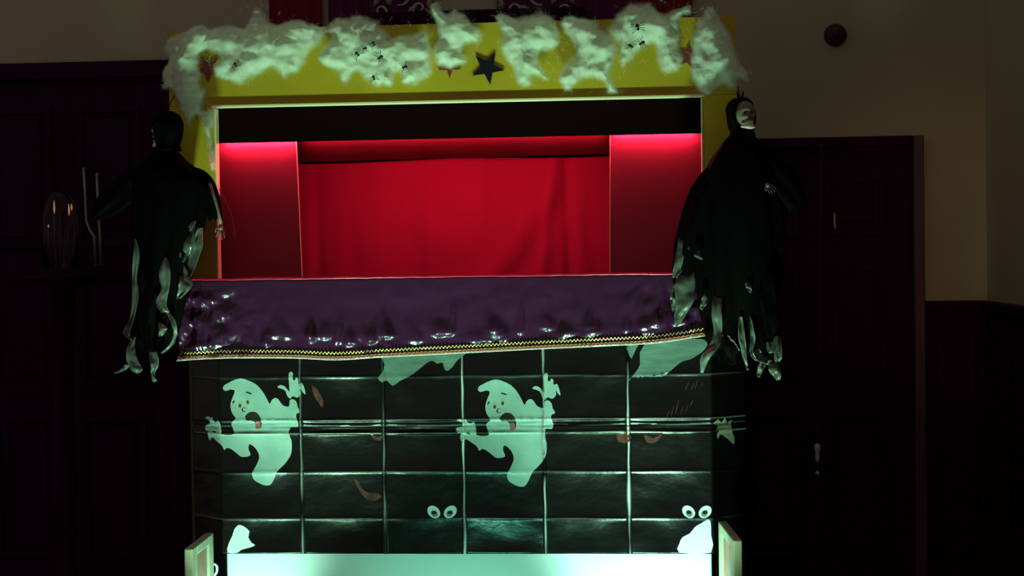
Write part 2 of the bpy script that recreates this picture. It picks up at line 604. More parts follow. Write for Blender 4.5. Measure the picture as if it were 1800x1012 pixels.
# red-lit wing boards
WYb = 0.13
for (pa, pb, pc) in ((370, 520, 530), (1246, 1073, 1073)):
    a0, b0 = P(pa, 240, WYb), P(pb, 248, WYb)
    c0 = P(pc, 480, WYb)
    zb = zShelf - 0.04
    zt = zC - 0.007
    bx0, bx1 = b0.x, c0.x
    sl = (bx1 - bx0) / (c0.z - b0.z)
    q = [(a0.x, WYb, zb), (bx1 + sl * (zb - c0.z), WYb, zb), (bx0 + sl * (zt - b0.z), WYb, zt), (a0.x, WYb, zt)]
    MB().slab(*q, (0, 0.006, 0)).build('wing_board', 'wing', booth)
    s = 1 if pb > pa else -1
    e = [(q[1][0], WYb - 0.001, zb), (q[1][0] + s * 0.0022, WYb - 0.001, zb), (q[2][0] + s * 0.0022, WYb - 0.001, zt), (q[2][0], WYb - 0.001, zt)]
    MB().slab(*e, (0, 0.008, 0)).build('wing_edge', 'edge', booth)

RED = (1.0, 0.010, 0.11)


def led_strip(pxa, pxb, n, Y, z, aim, watts, wide):
    xa, xb = P(pxa, 245, Y).x, P(pxb, 245, Y).x
    st = MB().box(((xa + xb) / 2, Y, z + 0.004), (abs(xb - xa), 0.012, 0.003)).build('led_strip', 'ledbase', booth)
    base = None
    for i in range(n):
        x = xa + (xb - xa) * (i + 0.5) / n
        if base is None:
            base = MB().box((0, 0, 0), (0.005, 0.005, 0.002)).build('led_chip', 'led', st)
            c = base
        else:
            c = base.copy()
            COL.objects.link(c)
            c.parent = st
        c.location = (x, Y, z + 0.0012)
    l = area('led_strip_light', ((xa + xb) / 2, Y, z - 0.001), aim((xa + xb) / 2), watts, abs(xb - xa), wide, RED)
    return st


led_strip(392, 518, 10, 0.118, zV + 0.010, lambda x: (x, 0.128, zV - 0.15), 1.0, 0.008)
led_strip(1078, 1222, 11, 0.118, zV + 0.012, lambda x: (x, 0.128, zV - 0.15), 1.0, 0.008)
led_strip(560, 1040, 30, 0.070, zV + 0.012, lambda x: (x, 0.30, zV - 0.30), 2.7, 0.010)
led_strip(535, 1065, 34, 0.626, zV + 0.058, lambda x: (x, 0.630, zV - 0.15), 1.3, 0.008)

MB().box(((P(524, 250, .12).x + P(1070, 250, .12).x) / 2, 0.12, (zC + zV + 0.0065) / 2), (P(1070, 250, .12).x - P(524, 250, .12).x, 0.006, zC - zV - 0.0065)).build('added_light_baffle', 'black', booth)  # added board out of view, keeps the front strip off the header cloth
# back header cloth and curtain
hx0, hx1 = P(465, 260, 0.64).x, P(1130, 260, 0.64).x
MB().grid(60, 8, lambda u, v: (hx0 + (hx1 - hx0) * u, 0.64 + 0.0015 * math.sin(u * 37) * v, zC - 0.01 - v * 0.40)).build('header_cloth', 'header', booth, smooth=True, solid=0.002)

curt = thing('stage_curtain', 'red gathered curtain hanging at the back of the lit stage', 'curtain')
cxa, cxb = P(470, 300, 0.46).x, P(1128, 300, 0.46).x


def curtain_pt(u, v):
    px = 470 + 658 * u
    uw = u
    u = (px - 505) / 587
    top = P(px, 288 - 15 * u + 2 * math.sin(u * 9), 0.46).z
    bot = zShelf - 0.12
    z = top + (bot - top) * v
    x = cxa + (cxb - cxa) * uw
    y = 0.0
    fold = [(0.085, .018, .010), (0.38, .030, .012), (.62, .035, .016), (.80, .020, -.020), (.835, .012, .020), (.87, .02, -.008), (.52, .05, -.012), (.25, .05, -.008)]
    for c, w, amp in fold:
        cc = c + (0.06 * v if .5 < c < .7 else (-0.05 * v if .75 < c < .82 else 0.012 * v))
        y += amp * math.exp(-((u - cc) / w) ** 2) * (0.5 + 0.5 * v)
    y += 0.006 * nz(u * 9, v * 2.2, 3.1) + 0.0025 * nz(u * 34, v * 2, 1.7) + .004 * math.sin(u * 60 + 3 * v) * (1 - v) * .4
    # a slack swag high on the left and a diagonal drape on the right
    y -= 0.012 * math.exp(-(((u - .345) / .045) ** 2 + ((v - .10) / .07) ** 2))
    dgl = (u - (0.86 - 0.10 * v - 0.16 * v * v))
    y += 0.008 * math.exp(-(dgl / .035) ** 2) * ss(0.05, .4, v) - 0.010 * math.exp(-((dgl + .07) / .05) ** 2) * ss(0.05, .4, v)
    y -= .012 * math.exp(-(((u - .47) / .06) ** 2 + ((v - .52) / .16) ** 2))
    return (x, 0.46 + y, z)


MB().grid(150, 60, curtain_pt).build('curtain_cloth', 'curtain', curt, smooth=True, solid=0.002)
pr0, pr1 = P(462, 288, 0.466), P(1134, 270, 0.466)
MB().tube([pr0 + Vector((0, .012, 0)), pr1 + Vector((0, .012, 0))], 0.004, 8).build('curtain_rail', 'black', curt)
rebase(curt, (pr0.x, 0.46, zShelf))

# playboard and base of the booth
sx0, sx1 = P(316, 490, -0.1).x, P(1262, 480, -0.1).x
zs = zShelf
MB().box(((sx0 + sx1) / 2, 0.09, zs - 0.016), (sx1 - sx0, 0.36, 0.022)).build('playboard', 'black', booth)
MB().box(((bL + bR) / 2, 0.030, (zs - 0.03) / 2), (bR - bL - 0.004, 0.02, zs - 0.03)).build('base_front', 'black', booth)
WA = math.radians(34)
WL = 0.135
for sgn, xb in ((-1, bL), (1, bR)):
    d = Vector((sgn * math.cos(WA), math.sin(WA), 0))
    nrm = Vector((sgn * math.sin(WA), -math.cos(WA), 0))
    a = Vector((xb, 0.03, 0)) - nrm * 0.004
    b = a + d * WL
    MB().slab(a, b, b + Vector((0, 0, zs - .05)), a + Vector((0, 0, zs - .05)), -nrm * 0.016).build('base_wing', 'black', booth)
rebase(booth, ((xL + xR) / 2, 0.1, 0))

# ------------------------------------------------------------------ black printed plastic sheet
zST, zSB = P(800, 596).z, P(800, 973).z
VX = [P(p, 800).x for p in (530, 675, 815, 957, 1105)]
HZ = [P(800, p).z for p in (661, 737, 748, 760, 829, 911)]
HW = [(.005, .0016), (.0045, .0032), (.0035, -.0045), (.0045, .0032), (.005, .0022), (.005, .0022)]


def sheet_disp(x, z):
    y = 0.0
    xs = [bL] + VX + [bR]
    zs_ = [zST] + HZ + [zSB]
    # each folded rectangle bellies and tilts a little
    ci = sum(1 for q in VX if x > q)
    cj = sum(1 for q in HZ if z < q)
    fx = (x - xs[ci]) / (xs[ci + 1] - xs[ci])
    fz = (z - zs_[cj]) / (zs_[cj + 1] - zs_[cj])
    fx, fz = min(1, max(0, fx)), min(1, max(0, fz))
    h = 4 * fx * (1 - fx) * 4 * fz * (1 - fz)
    rnd = math.sin(ci * 12.9 + cj * 78.2) * 43758.5453
    rnd -= math.floor(rnd)
    y += (0.002 + 0.006 * rnd) * h
    for k, q in enumerate(VX):
        w = .0042
        y -= (.0065 + .003 * nz(z * 9, k)) * math.exp(-((x - q - .0025 * nz(z * 14, k * 3.3)) / w) ** 2)
    for k, q in enumerate(HZ):
        w, a = HW[k]
        a *= (0.75 + .5 * nz(x * 6, k * 2.1))
        y -= a * math.exp(-((z - q - .001 * nz(x * 11, k)) / w) ** 2)
    y += 0.004 * nz(x * 5, z * 5, 2.0) + 0.0022 * nz(x * 13, z * 13, 5.0)
    return y


def sheet_pt(x, z, off=0.0):
    dsp = sheet_disp(x, z) - off
    if x < bL:
        s = bL - x
        d = Vector((-math.cos(WA), math.sin(WA), 0))
        n = Vector((-math.sin(WA), -math.cos(WA), 0))
        p = Vector((bL, 0, z)) + d * (s / math.cos(WA) * 0.98) - n * dsp
    elif x > bR:
        s = x - bR
        d = Vector((math.cos(WA), math.sin(WA), 0))
        n = Vector((math.sin(WA), -math.cos(WA), 0))
        p = Vector((bR, 0, z)) + d * (s / math.cos(WA) * 0.98) - n * dsp
    else:
        p = Vector((x, dsp, z))
    return p


sheet = thing('party_backdrop', 'glossy black plastic sheet printed with ghosts below the purple cloth', 'backdrop')
sxl, sxr = bL - 0.112, bR + 0.112
# extra columns along the creases keep them crisp
xs_ = sorted(set([sxl + (sxr - sxl) * i / 330 for i in range(331)] + [q + k * .0021 for q in VX for k in range(-5, 6)]))
zs_ = sorted(set([zSB + (zST - zSB) * i / 120 for i in range(121)] + [q + k * .0017 for q in HZ for k in range(-5, 6)]))
mb = MB()
NX = len(xs_)
mb.add([sheet_pt(x, z) for z in zs_ for x in xs_],
       [(j * NX + i, j * NX + i + 1, (j + 1) * NX + i + 1, (j + 1) * NX + i) for j in range(len(zs_) - 1) for i in range(NX - 1)])
psheet = mb.build('plastic_sheet', 'sheet', sheet, smooth=True, solid=0.0006)
cr = []  # strength of the painted fold glints, mostly stronger lower down
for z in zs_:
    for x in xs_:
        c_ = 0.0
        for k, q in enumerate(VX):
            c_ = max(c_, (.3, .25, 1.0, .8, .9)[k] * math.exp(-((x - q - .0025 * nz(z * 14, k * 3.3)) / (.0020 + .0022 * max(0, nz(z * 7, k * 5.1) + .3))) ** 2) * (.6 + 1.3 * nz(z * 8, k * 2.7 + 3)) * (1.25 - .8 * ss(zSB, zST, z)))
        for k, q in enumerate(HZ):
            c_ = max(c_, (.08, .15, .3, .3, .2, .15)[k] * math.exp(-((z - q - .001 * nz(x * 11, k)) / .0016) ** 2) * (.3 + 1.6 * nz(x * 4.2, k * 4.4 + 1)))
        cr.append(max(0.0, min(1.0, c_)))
at = psheet.data.attributes.new('crease_glint', 'FLOAT', 'POINT')
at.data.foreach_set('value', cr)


def smooth_poly(poly, n=3):
    return [tuple(p) for p in catmull(poly, n, True)]


def print_shape(name, pix, material, parent, off=0.0012, n=3, step=0.006):
    pts = smooth_poly(pix, n) if n > 1 else pix
    w = []
    for p in pts:
        q = P(p[0], p[1], 0)
        w.append((q.x, q.z))
    V, Fc = flat_mesh(w, step)
    return MB().add([sheet_pt(x, z, off) for x, z in V], Fc).build(name, material, parent, smooth=True)


def ell(cx, cy, rx, ry, rot=0, n=14):
    r = math.radians(rot)
    return [(cx + rx * math.cos(a) * math.cos(r) - ry * math.sin(a) * math.sin(r), cy + rx * math.cos(a) * math.sin(r) + ry * math.sin(a) * math.cos(r))
            for a in [2 * math.pi * k / n for k in range(n)]]


def G(pts, dx=0, dy=0):
    return [(780 + x / 3.892 + dx, 640 + y / 3.892 + dy) for x, y in pts]


GB = [(234, 175), (242, 152), (272, 134), (320, 112), (362, 105), (412, 120), (460, 145), (496, 182), (522, 222), (540, 258), (553, 278), (568, 252), (592, 238), (614, 250), (642, 288), (684, 296), (690, 255), (712, 246), (736, 265), (746, 302), (762, 332), (738, 346), (736, 372), (750, 412), (738, 442), (702, 440), (690, 452), (684, 480), (702, 530), (702, 602), (684, 650), (652, 692), (622, 722), (602, 748), (582, 792), (556, 832), (520, 838), (482, 824), (442, 796), (434, 752), (458, 704), (478, 652), (470, 610), (442, 572), (412, 556), (406, 590), (418, 632), (362, 642), (330, 620), (292, 590), (262, 580), (242, 592), (226, 562), (190, 536), (152, 512), (128, 534), (114, 500), (128, 470), (172, 478), (212, 480), (250, 490), (290, 490), (310, 478), (300, 450), (290, 410), (318, 382), (304, 356), (290, 330), (284, 282), (298, 236), (314, 192), (290, 180), (252, 190)]
GH = [(606, 166), (622, 150), (652, 156), (676, 182), (688, 192), (684, 112), (684, 72), (700, 57), (713, 72), (711, 106), (724, 118), (736, 97), (750, 110), (752, 140), (774, 134), (790, 170), (798, 212), (782, 202), (766, 178), (768, 212), (742, 236), (712, 226), (692, 242), (672, 222), (660, 190), (636, 176)]
GF = [[(88, 384), (112, 372), (140, 378), (150, 372), (160, 392), (182, 404), (206, 394), (218, 432), (222, 484), (190, 492), (176, 466), (150, 470), (140, 500), (124, 528), (112, 500), (118, 470), (96, 470), (84, 440), (104, 430), (122, 424), (132, 402), (108, 392)]]
MOUTH = [(384, 372), (398, 350), (424, 335), (460, 340), (488, 372), (496, 420), (484, 446), (456, 446), (452, 408), (428, 392), (400, 392)]
for dx, dy, lab in ((-448, -2, 'pale cartoon ghost print at the left edge of the sheet'), (0, 0, 'pale cartoon ghost print in the middle of the sheet')):
    g = print_shape('ghost_print', G(GB, dx, dy), 'ghost', sheet)
    g['label'] = lab
    print_shape('ghost_hand', G(GH, dx, dy), 'ghost', g)
    print_shape('ghost_hand', G(GF[0], dx, dy), 'ghost', g, off=0.0014)
    print_shape('mouth', G(MOUTH, dx, dy), 'ink', g, off=0.0020)
    print_shape('tongue', G([(456, 408), (474, 398), (490, 420), (482, 444), (458, 444)], dx, dy), 'tongue', g, off=0.0026)
    for cx, cy, rx, ry in ((348, 290, 21, 26), (402, 266, 20, 26)):
        print_shape('eye', G(ell(cx, cy, rx, ry, -12), dx, dy), 'eyepale', g, off=0.0018, n=1)
        print_shape('iris', G(ell(cx, cy + 2, rx * .62, ry * .66), dx, dy), 'iris', g, off=0.0022, n=1)
        print_shape('pupil', G(ell(cx, cy + 3, rx * .3, ry * .34), dx, dy), 'ink', g, off=0.0026, n=1)
    print_shape('nose', G(ell(376, 320, 17, 15), dx, dy), 'ink', g, off=0.0018, n=1)
    print_shape('nose_tip', G(ell(381, 318, 13, 12), dx, dy), 'ghost', g, off=0.0022, n=1)
    print_shape('eyebrow', G([(388, 202), (400, 197), (428, 206), (426, 213), (400, 206)], dx, dy), 'ink', g, off=0.0018)
    print_shape('eyebrow', G([(300, 280), (298, 268), (308, 256), (314, 262), (306, 272)], dx, dy), 'ink', g, off=0.0018)
# next repeat: only a hand on the side wing, darkened for its shade
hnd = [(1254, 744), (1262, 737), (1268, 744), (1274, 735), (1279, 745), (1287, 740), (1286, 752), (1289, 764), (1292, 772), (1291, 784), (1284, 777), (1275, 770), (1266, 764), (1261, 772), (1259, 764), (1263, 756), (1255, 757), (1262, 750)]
print_shape('ghost_hand_print', hnd, 'shadedghost', sheet, n=2)
# rag tails of the row above
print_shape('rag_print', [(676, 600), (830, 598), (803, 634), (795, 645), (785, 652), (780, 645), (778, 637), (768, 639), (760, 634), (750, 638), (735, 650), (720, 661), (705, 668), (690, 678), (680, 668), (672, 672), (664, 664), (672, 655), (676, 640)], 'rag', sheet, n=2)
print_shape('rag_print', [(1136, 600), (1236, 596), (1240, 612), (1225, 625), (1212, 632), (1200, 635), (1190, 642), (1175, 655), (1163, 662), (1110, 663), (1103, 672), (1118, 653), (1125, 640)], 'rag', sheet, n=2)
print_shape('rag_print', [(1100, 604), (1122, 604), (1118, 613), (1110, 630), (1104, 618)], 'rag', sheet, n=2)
# white patches painted for the floor lamps' glare at the bottom corners
print_shape('pale_print_and_glare', [(400, 971), (402, 955), (408, 942), (412, 930), (420, 922), (430, 926), (438, 934), (436, 944), (442, 954), (448, 958), (440, 962), (424, 966), (418, 971)], 'eyewhite', sheet, n=2)
print_shape('pale_print_and_glare', [(1194, 971), (1194, 956), (1200, 944), (1212, 938), (1222, 926), (1232, 920), (1242, 914), (1249, 916), (1250, 940), (1250, 971)], 'eyewhite', sheet, n=2)
# staring eyes
for cx in (762.5, 791.5), (1210.5, 1239.5):
    for k, c in enumerate(cx):
        s = 1 if k == 0 else -1
        e = print_shape('staring_eye', ell(c, 899.5, 12.6, 9.6, 42 * s, 18), 'eyewhite', sheet, n=1, step=.005)
        print_shape('iris', ell(c + 1.2 * s, 902.5, 6.2, 5.2, 30 * s), 'grey', e, off=.0018, n=1)
        print_shape('pupil', ell(c + .2 * s, 900.6, 4.6, 3.2, 10 * s), 'ink', e, off=.0024, n=1)
# russet print, with right-hand blotches and slivers painted for orange lamp glints
for pl in ([(548, 678), (556, 682), (562, 692), (568, 706), (566, 716), (560, 708), (552, 696)],
           [(622, 842), (630, 846), (636, 858), (648, 866), (662, 866), (671, 872), (660, 880), (646, 878), (634, 866)],
           [(652, 762), (664, 768), (672, 764), (670, 774), (656, 772)],
           [(1084, 764), (1100, 758), (1110, 768), (1102, 778), (1088, 776)],
           [(1132, 762), (1148, 770), (1164, 762), (1154, 776), (1138, 778)],
           *[[(x_ - 1.3, y_ + h_), (x_ + 1.5, y_ + h_ * .4), (x_ + 5, y_ - h_), (x_ + 2, y_ - h_ * .3)] for x_, y_, h_ in ((1172, 728, 7), (1180, 722, 11), (1188, 716, 13), (1197, 720, 9), (1206, 716, 8), (1214, 708, 6), (1206, 678, 7), (1216, 678, 8), (1222, 676, 9), (1232, 676, 6))]):
    print_shape('russet_print_and_glint', pl, 'brown', sheet, n=2)
rebase(sheet, ((bL + bR) / 2, 0, zSB))

# white cloth under the sheet
wc = thing('white_skirt_cloth', 'plain white cloth skirt along the bottom of the booth, glaring in the floor lights', 'cloth')


def wc_pt(u, v):
    x = bL + 0.012 + (bR - bL - 0.018) * u
    z = zSB + 0.03 + (0.012 - zSB - 0.03) * v
    seam = 0
    for q in (685, 1140):
        seam -= 0.0015 * math.exp(-((x - P(q, 990).x) / .004) ** 2)
    return (x, 0.014 + .003 * nz(x * 3, z * 2) + seam, z)


MB().grid(200, 30, wc_pt).build('skirt_panel', 'whitecloth', wc, smooth=True, solid=.001)
rebase(wc, ((bL + bR) / 2, 0.014, 0.01))

# ------------------------------------------------------------------ purple satin cloth over the playboard
cloth = thing('purple_satin_cloth', 'shiny purple satin cloth with gold zigzag trim draped over the playboard', 'cloth')
CY = -0.112
BOT = catmull([(305, 634), (320, 632), (400, 628), (520, 628), (600, 631), (680, 626), (800, 620), (950, 612), (1080, 606), (1150, 602), (1200, 595), (1262, 585)], 8)
bx_ = np.array([b[0] for b in BOT])
by_ = np.array([b[1] for b in BOT])


def cl_x(px):
    return P(px, 560, CY).x


CXL, CXR = cl_x(311), cl_x(1263)


def cl_px(x):
    return 311 + (1263 - 311) * (x - CXL) / (CXR - CXL)


def cl_bottom(px):
    return P(px, float(np.interp(px, bx_, by_)), CY).z


random.seed(3)
PINCH = [(random.uniform(330, 1250), random.uniform(5, 11), random.uniform(.25, .75), random.uniform(-14, 14), random.choice((-1, 1, -1))) for _ in range(34)]
PINCH += [(p_, 7 + 3 * (k_ % 2), .22 + .1 * (k_ % 3), 10 * (-1) ** k_, -1) for k_, p_ in enumerate((372, 398, 470, 512, 612, 648, 655, 742, 770, 848, 870, 975, 990, 1010, 1100, 1145, 1190, 1210))]
PINCH += [(795, 5, .9, 8, -1), (918, 5, .8, 5, -1), (690, 8, .75, -8, -1), (1030, 9, .6, 12, -1), (560, 10, .6, -10, -1), (600, 9, .6, 12, 1)]


def cl_disp(px, v):
    y = 0.004 * nz(px * .012, v * 2.2, 9) + 0.004 * nz(px * .03, v * 4, 2)
    left = 1 - ss(330, 520, px)
    y += left * 0.022 * nz(px * .035, v * 5.5, 4.4) + left * .006 * nz(px * .11, v * 12, 1)
    right = ss(1080, 1180, px)
    y += right * .016 * nz(px * .05 + v * 2, v * 4, 7)
    for c, w, top, sl, sg in PINCH:
        pk = .70 + .14 * (math.sin(c * 7.3) * .5 + .5)
        t = ss(min(1 - top, pk - .25), pk, v) * (1 - .9 * ss(pk, pk + .08, v))
        y += sg * (.0095 if sg < 0 else .003) * t * math.exp(-((px - c - sl * (1 - v) * 2) / (w * (.5 + .8 * t))) ** 2)
    return y


def cl_pt(u, v):
    # v<0: top flap lying on the playboard; v 0..1 hanging front
    px = 311 + (1263 - 311) * u
    x = CXL + (CXR - CXL) * u
    sag = -.0025 + 0.0035 * nz(px * .008, 1.0) + .0012 * nz(px * .05, 2)
    zt = zs + 0.006 + sag
    R = .011
    if v < 0.28:
        t = v / 0.28
        yy = 0.25 + (CY + R - 0.25) * t
        return (x, yy, zs + 0.004 + (zt - zs - .004) * ss(0.6, 1, t))
    if v < 0.40:
        a = (v - .28) / .12 * math.pi / 2
        return (x, CY + R - R * math.sin(a), zt - R + R * math.cos(a))
    w = (v - .40) / .60
    zb = cl_bottom(px)
    z = zt - R + (zb - zt + R) * w
    slant = (1 - ss(311, 345, px)) * (0.02 * (1 - w))
    return (x + slant, CY + cl_disp(px, w) * ss(0.0, .25, w) - .012 * w, z)


MB().grid(420, 90, cl_pt).build('satin_drape', 'purple', cloth, smooth=True, solid=.0012)


def hem_pt(px, up, fwd):
    z = cl_bottom(px) + up
    w = 1 - up / (zs - z)
    x = CXL + (CXR - CXL) * (px - 311) / (1263 - 311)
    return Vector((x, CY + cl_disp(px, w) - .012 - fwd, z))


def zigzag(pa, pb, material):
    pts = []
    n = int((pb - pa) / 3.2)
    for i in range(n + 1):
        px = pa + (pb - pa) * i / n
        pts.append(hem_pt(px, 0.0205 + (0.0042 if i % 2 else -0.0042), .0032))
    MB().tube(pts, 0.0023, 6).build('zigzag_trim', material, cloth, smooth=True)


zigzag(318, 648, 'gold')
zigzag(650, 663, 'shadedgold')  # stretch of gold trim painted as lying in shade
zigzag(665, 1142, 'gold')
zigzag(1144, 1210, 'shadedgold')
zigzag(1212, 1258, 'gold')
# scalloped russet braid along the hem
mb = MB()
nn = 470
for lift, ph in ((0.0085, 0), (0.0035, 1.5)):
    pts = [hem_pt(314 + (1261 - 314) * i / nn, lift + .0012 * math.sin(i * 1.7 + ph), .005) for i in range(nn + 1)]
    mb.tube(pts, [0.0026 + .0009 * math.sin(i * 1.7 + ph) for i in range(nn + 1)], 6)
mb.build('hem_braid', 'braid', cloth, smooth=True)
MB().tube([hem_pt(312 + (1262 - 312) * i / 200, -.0008, .0035) for i in range(201)], .0014, 6).build('hem_edge', 'whiteplastic', cloth, smooth=True)
gleam_pts = [Vector((CXL + (CXR - CXL) * i / 160, CY + .0025 + .001 * nz(i * .3), zs + .0055 - .0025 + 0.0035 * nz((311 + 952 * i / 160) * .008, 1.0) + .0012 * nz((311 + 952 * i / 160) * .05, 2))) for i in range(161)]
MB().tube(gleam_pts, [.0036 + .0012 * nz(i * .11, 4) for i in range(161)], 8).build('edge_gleam', 'gleam', cloth, smooth=True)  # added tube, its crimson stands for stage light along the cloth edge
rebase(cloth, ((CXL + CXR) / 2, CY, cl_bottom(700)))

# ------------------------------------------------------------------ stars on the header


def star(cx, cy, R, rot, material, label):
    c = P(cx, cy, -0.0035)
    pts = []
    for k in range(10):
        a = math.radians(rot) + k * math.pi / 5
        r = (R if k % 2 == 0 else R * .40) * S0
        pts.append((c.x + r * math.sin(a), c.z + r * math.cos(a)))
    vs = [(x, -0.0015, z) for x, z in pts] + [(x, -0.0055, z) for x, z in pts]
    fs = [tuple(range(10)), tuple(range(19, 9, -1))] + [(k, (k + 1) % 10, (k + 1) % 10 + 10, k + 10) for k in range(10)]
    o = MB().add(vs, fs).build('card_star', material)
    tag(o, label, 'star', 'card stars on the yellow header')


star(857, 119, 30, 28, 'navy', 'dark navy five-pointed card star on the yellow header, fully in view')
star(367, 121, 25, 40, 'redcard', 'red card star beside the left corner of the header, half under cotton')
star(688, 84, 22, 180, 'redcard', 'red card star peeping out between the cotton tufts and toy insects')
star(790, 116, 21, 180, 'redcard', 'red card star almost hidden, one tip showing left of the navy star')
star(1208, 100, 23, 10, 'redcard', 'red card star at the right, between the last two cotton tufts')

# ------------------------------------------------------------------ cotton wool along the top
CLUMPS = [
    ([(300, 62), (330, 50), (352, 42), (378, 58), (374, 80), (352, 98), (356, 130), (361, 165), (364, 192), (380, 186), (376, 225), (377, 262), (384, 294), (373, 303), (366, 282), (362, 242), (348, 208), (333, 230), (321, 206), (312, 180), (300, 158), (286, 154), (285, 130), (294, 105), (287, 84)], 'long cotton wool drape hanging down the left corner of the header'),
    ([(340, 76), (385, 42), (430, 46), (445, 12), (466, 20), (482, 40), (520, 32), (560, 42), (578, 55), (572, 72), (558, 86), (546, 96), (540, 116), (530, 130), (515, 132), (502, 143), (488, 128), (470, 130), (446, 142), (425, 151), (400, 145), (378, 136), (371, 116), (380, 100), (360, 88)], 'wide cotton wool tuft right of the half-hidden red star'),
    ([(560, 56), (575, 38), (610, 26), (640, 26), (665, 32), (674, 46), (690, 60), (722, 56), (752, 54), (760, 75), (765, 100), (762, 130), (752, 142), (725, 156), (706, 150), (700, 132), (692, 152), (675, 157), (655, 153), (640, 142), (626, 130), (612, 150), (598, 146), (588, 128), (565, 115), (556, 100), (565, 84), (576, 66)], 'widest cotton wool tuft, dotted with black toy insects'),
    ([(752, 12), (770, 3), (786, 24), (800, 12), (816, 24), (846, 50), (846, 74), (830, 82), (816, 90), (823, 105), (810, 121), (785, 124), (764, 112), (758, 85), (768, 60)], 'pointed cotton wool tuft just left of the navy star'),
    ([(868, 35), (880, 20), (905, 28), (935, 22), (950, 12), (958, 18), (975, 30), (986, 60), (986, 80), (966, 95), (952, 96), (952, 112), (968, 136), (964, 143), (940, 137), (936, 151), (925, 158), (905, 146), (899, 125), (885, 106), (874, 85), (880, 64)], 'cotton wool tuft just right of the navy star'),
    ([(982, 42), (1000, 28), (1040, 32), (1058, 38), (1054, 50), (1076, 60), (1089, 80), (1086, 105), (1078, 125), (1080, 140), (1090, 164), (1068, 167), (1060, 150), (1035, 142), (1021, 146), (1010, 159), (994, 164), (981, 146), (984, 120), (1000, 100), (1004, 78)], 'cotton wool tuft with a dripping tip, second right of the navy star'),
    ([(1062, 55), (1080, 28), (1110, 3), (1145, 6), (1166, 20), (1212, 8), (1216, 24), (1196, 35), (1201, 60), (1198, 80), (1203, 95), (1204, 110), (1195, 126), (1175, 134), (1160, 123), (1151, 100), (1147, 82), (1125, 97), (1106, 112), (1090, 124), (1084, 85)], 'cotton wool tuft with two spiders in it, next to the right corner'),
    ([(1222, 40), (1240, 12), (1256, 9), (1268, 30), (1287, 60), (1297, 76), (1302, 105), (1318, 130), (1314, 145), (1298, 141), (1302, 153), (1290, 160), (1270, 153), (1246, 170), (1225, 162), (1214, 135), (1211, 110), (1214, 75)], 'cotton wool tuft covering the right corner of the header above the reaper'),
]
for ci, (poly, lab) in enumerate(CLUMPS):
    rnd = random.Random(100 + ci)
    pts = catmull(poly, 7, True)
    cen = np.mean(pts, axis=0)
    pp = []
    for p in pts:
        wx = 4.0 * nz(p[0] * .06, p[1] * .06, 11) + 2.6 * nz(p[0] * .17, p[1] * .17, 5) + 1.1 * nz(p[0] * .45, p[1] * .45, 3)
        wy = 4.0 * nz(p[0] * .06, p[1] * .06, 31) + 2.6 * nz(p[0] * .17, p[1] * .17, 25) + 1.1 * nz(p[0] * .45, p[1] * .45, 23)
        pp.append((p[0] + wx, p[1] + wy))
    V, Fc = flat_mesh(pp, 3.6)
    dist = edge_distance(V, pp)
    base_y = -0.012 - 0.010 * (ci % 3)
    front, back, dep = [], [], []
    for (x, y), d in zip(V, dist):
        f = 1 - math.exp(-d / 14.0)
        lump = .70 + .45 * nz(x * .022, y * .022, ci * 3.1) + .24 * nz(x * .05, y * .05, ci) + .08 * nz(x * .12, y * .12, 4)
        h = f * max(.2, lump) * 0.062
        q = P(x, y, base_y)
        fr = .0012 * nz(x * .35, y * .35, 8) * f
        front.append((q.x, base_y - h - fr, q.z))
        back.append((q.x, base_y + 0.006 * f, q.z))
        dep.append(min(1.0, d / (12.0 if ci == 0 else 24.0)))
    rim = dist < 1e-4
    idx = {}
    vs = list(front)
    da = list(dep)
    for i in range(len(V)):
        if rim[i]:
            idx[i] = i
        else:
            idx[i] = len(vs)
            vs.append(back[i])
            da.append(dep[i])
    fs = [tuple(f) for f in Fc] + [tuple(idx[i] for i in reversed(f)) for f in Fc]
    o = MB().add(vs, fs).build('cotton_tuft', 'cotton', smooth=True)
    at = o.data.attributes.new('wad_depth', 'FLOAT', 'POINT')
    at.data.foreach_set('value', da)
    tag(o, lab, 'cotton wool', 'cotton wool along the header')
    # loose fibres
    fb = MB()
    for _ in range(260):
        i = rnd.randrange(len(front))
        if dep[i] > .6 and rnd.random() < .6:
            continue
        p = Vector(front[i])
        out = Vector((V[i][0] - cen[0], 0, -(V[i][1] - cen[1])))
        out.normalize()
        dr = (out * rnd.uniform(.2, 1) + Vector((rnd.gauss(0, .6), rnd.uniform(-.8, .1), rnd.gauss(0, .6)))).normalized()
        L = rnd.uniform(.006, .017)
        w = Vector((rnd.gauss(0, 1), rnd.gauss(0, .4), rnd.gauss(0, 1))).normalized() * rnd.uniform(.00012, .00026)
        bend = Vector((rnd.gauss(0, 1), rnd.gauss(0, 1), rnd.gauss(0, 1))) * L * .5
        prev = []
        for k in range(4):
            t = k / 3
            c = p + dr * L * t + bend * t * t
            prev += [c - w * (1 - .7 * t), c + w * (1 - .7 * t)]
        fb.add(prev, [(0, 1, 3, 2), (2, 3, 5, 4), (4, 5, 7, 6)])
    fb.build('loose_fibres', 'fibre', o, kind='stuff')

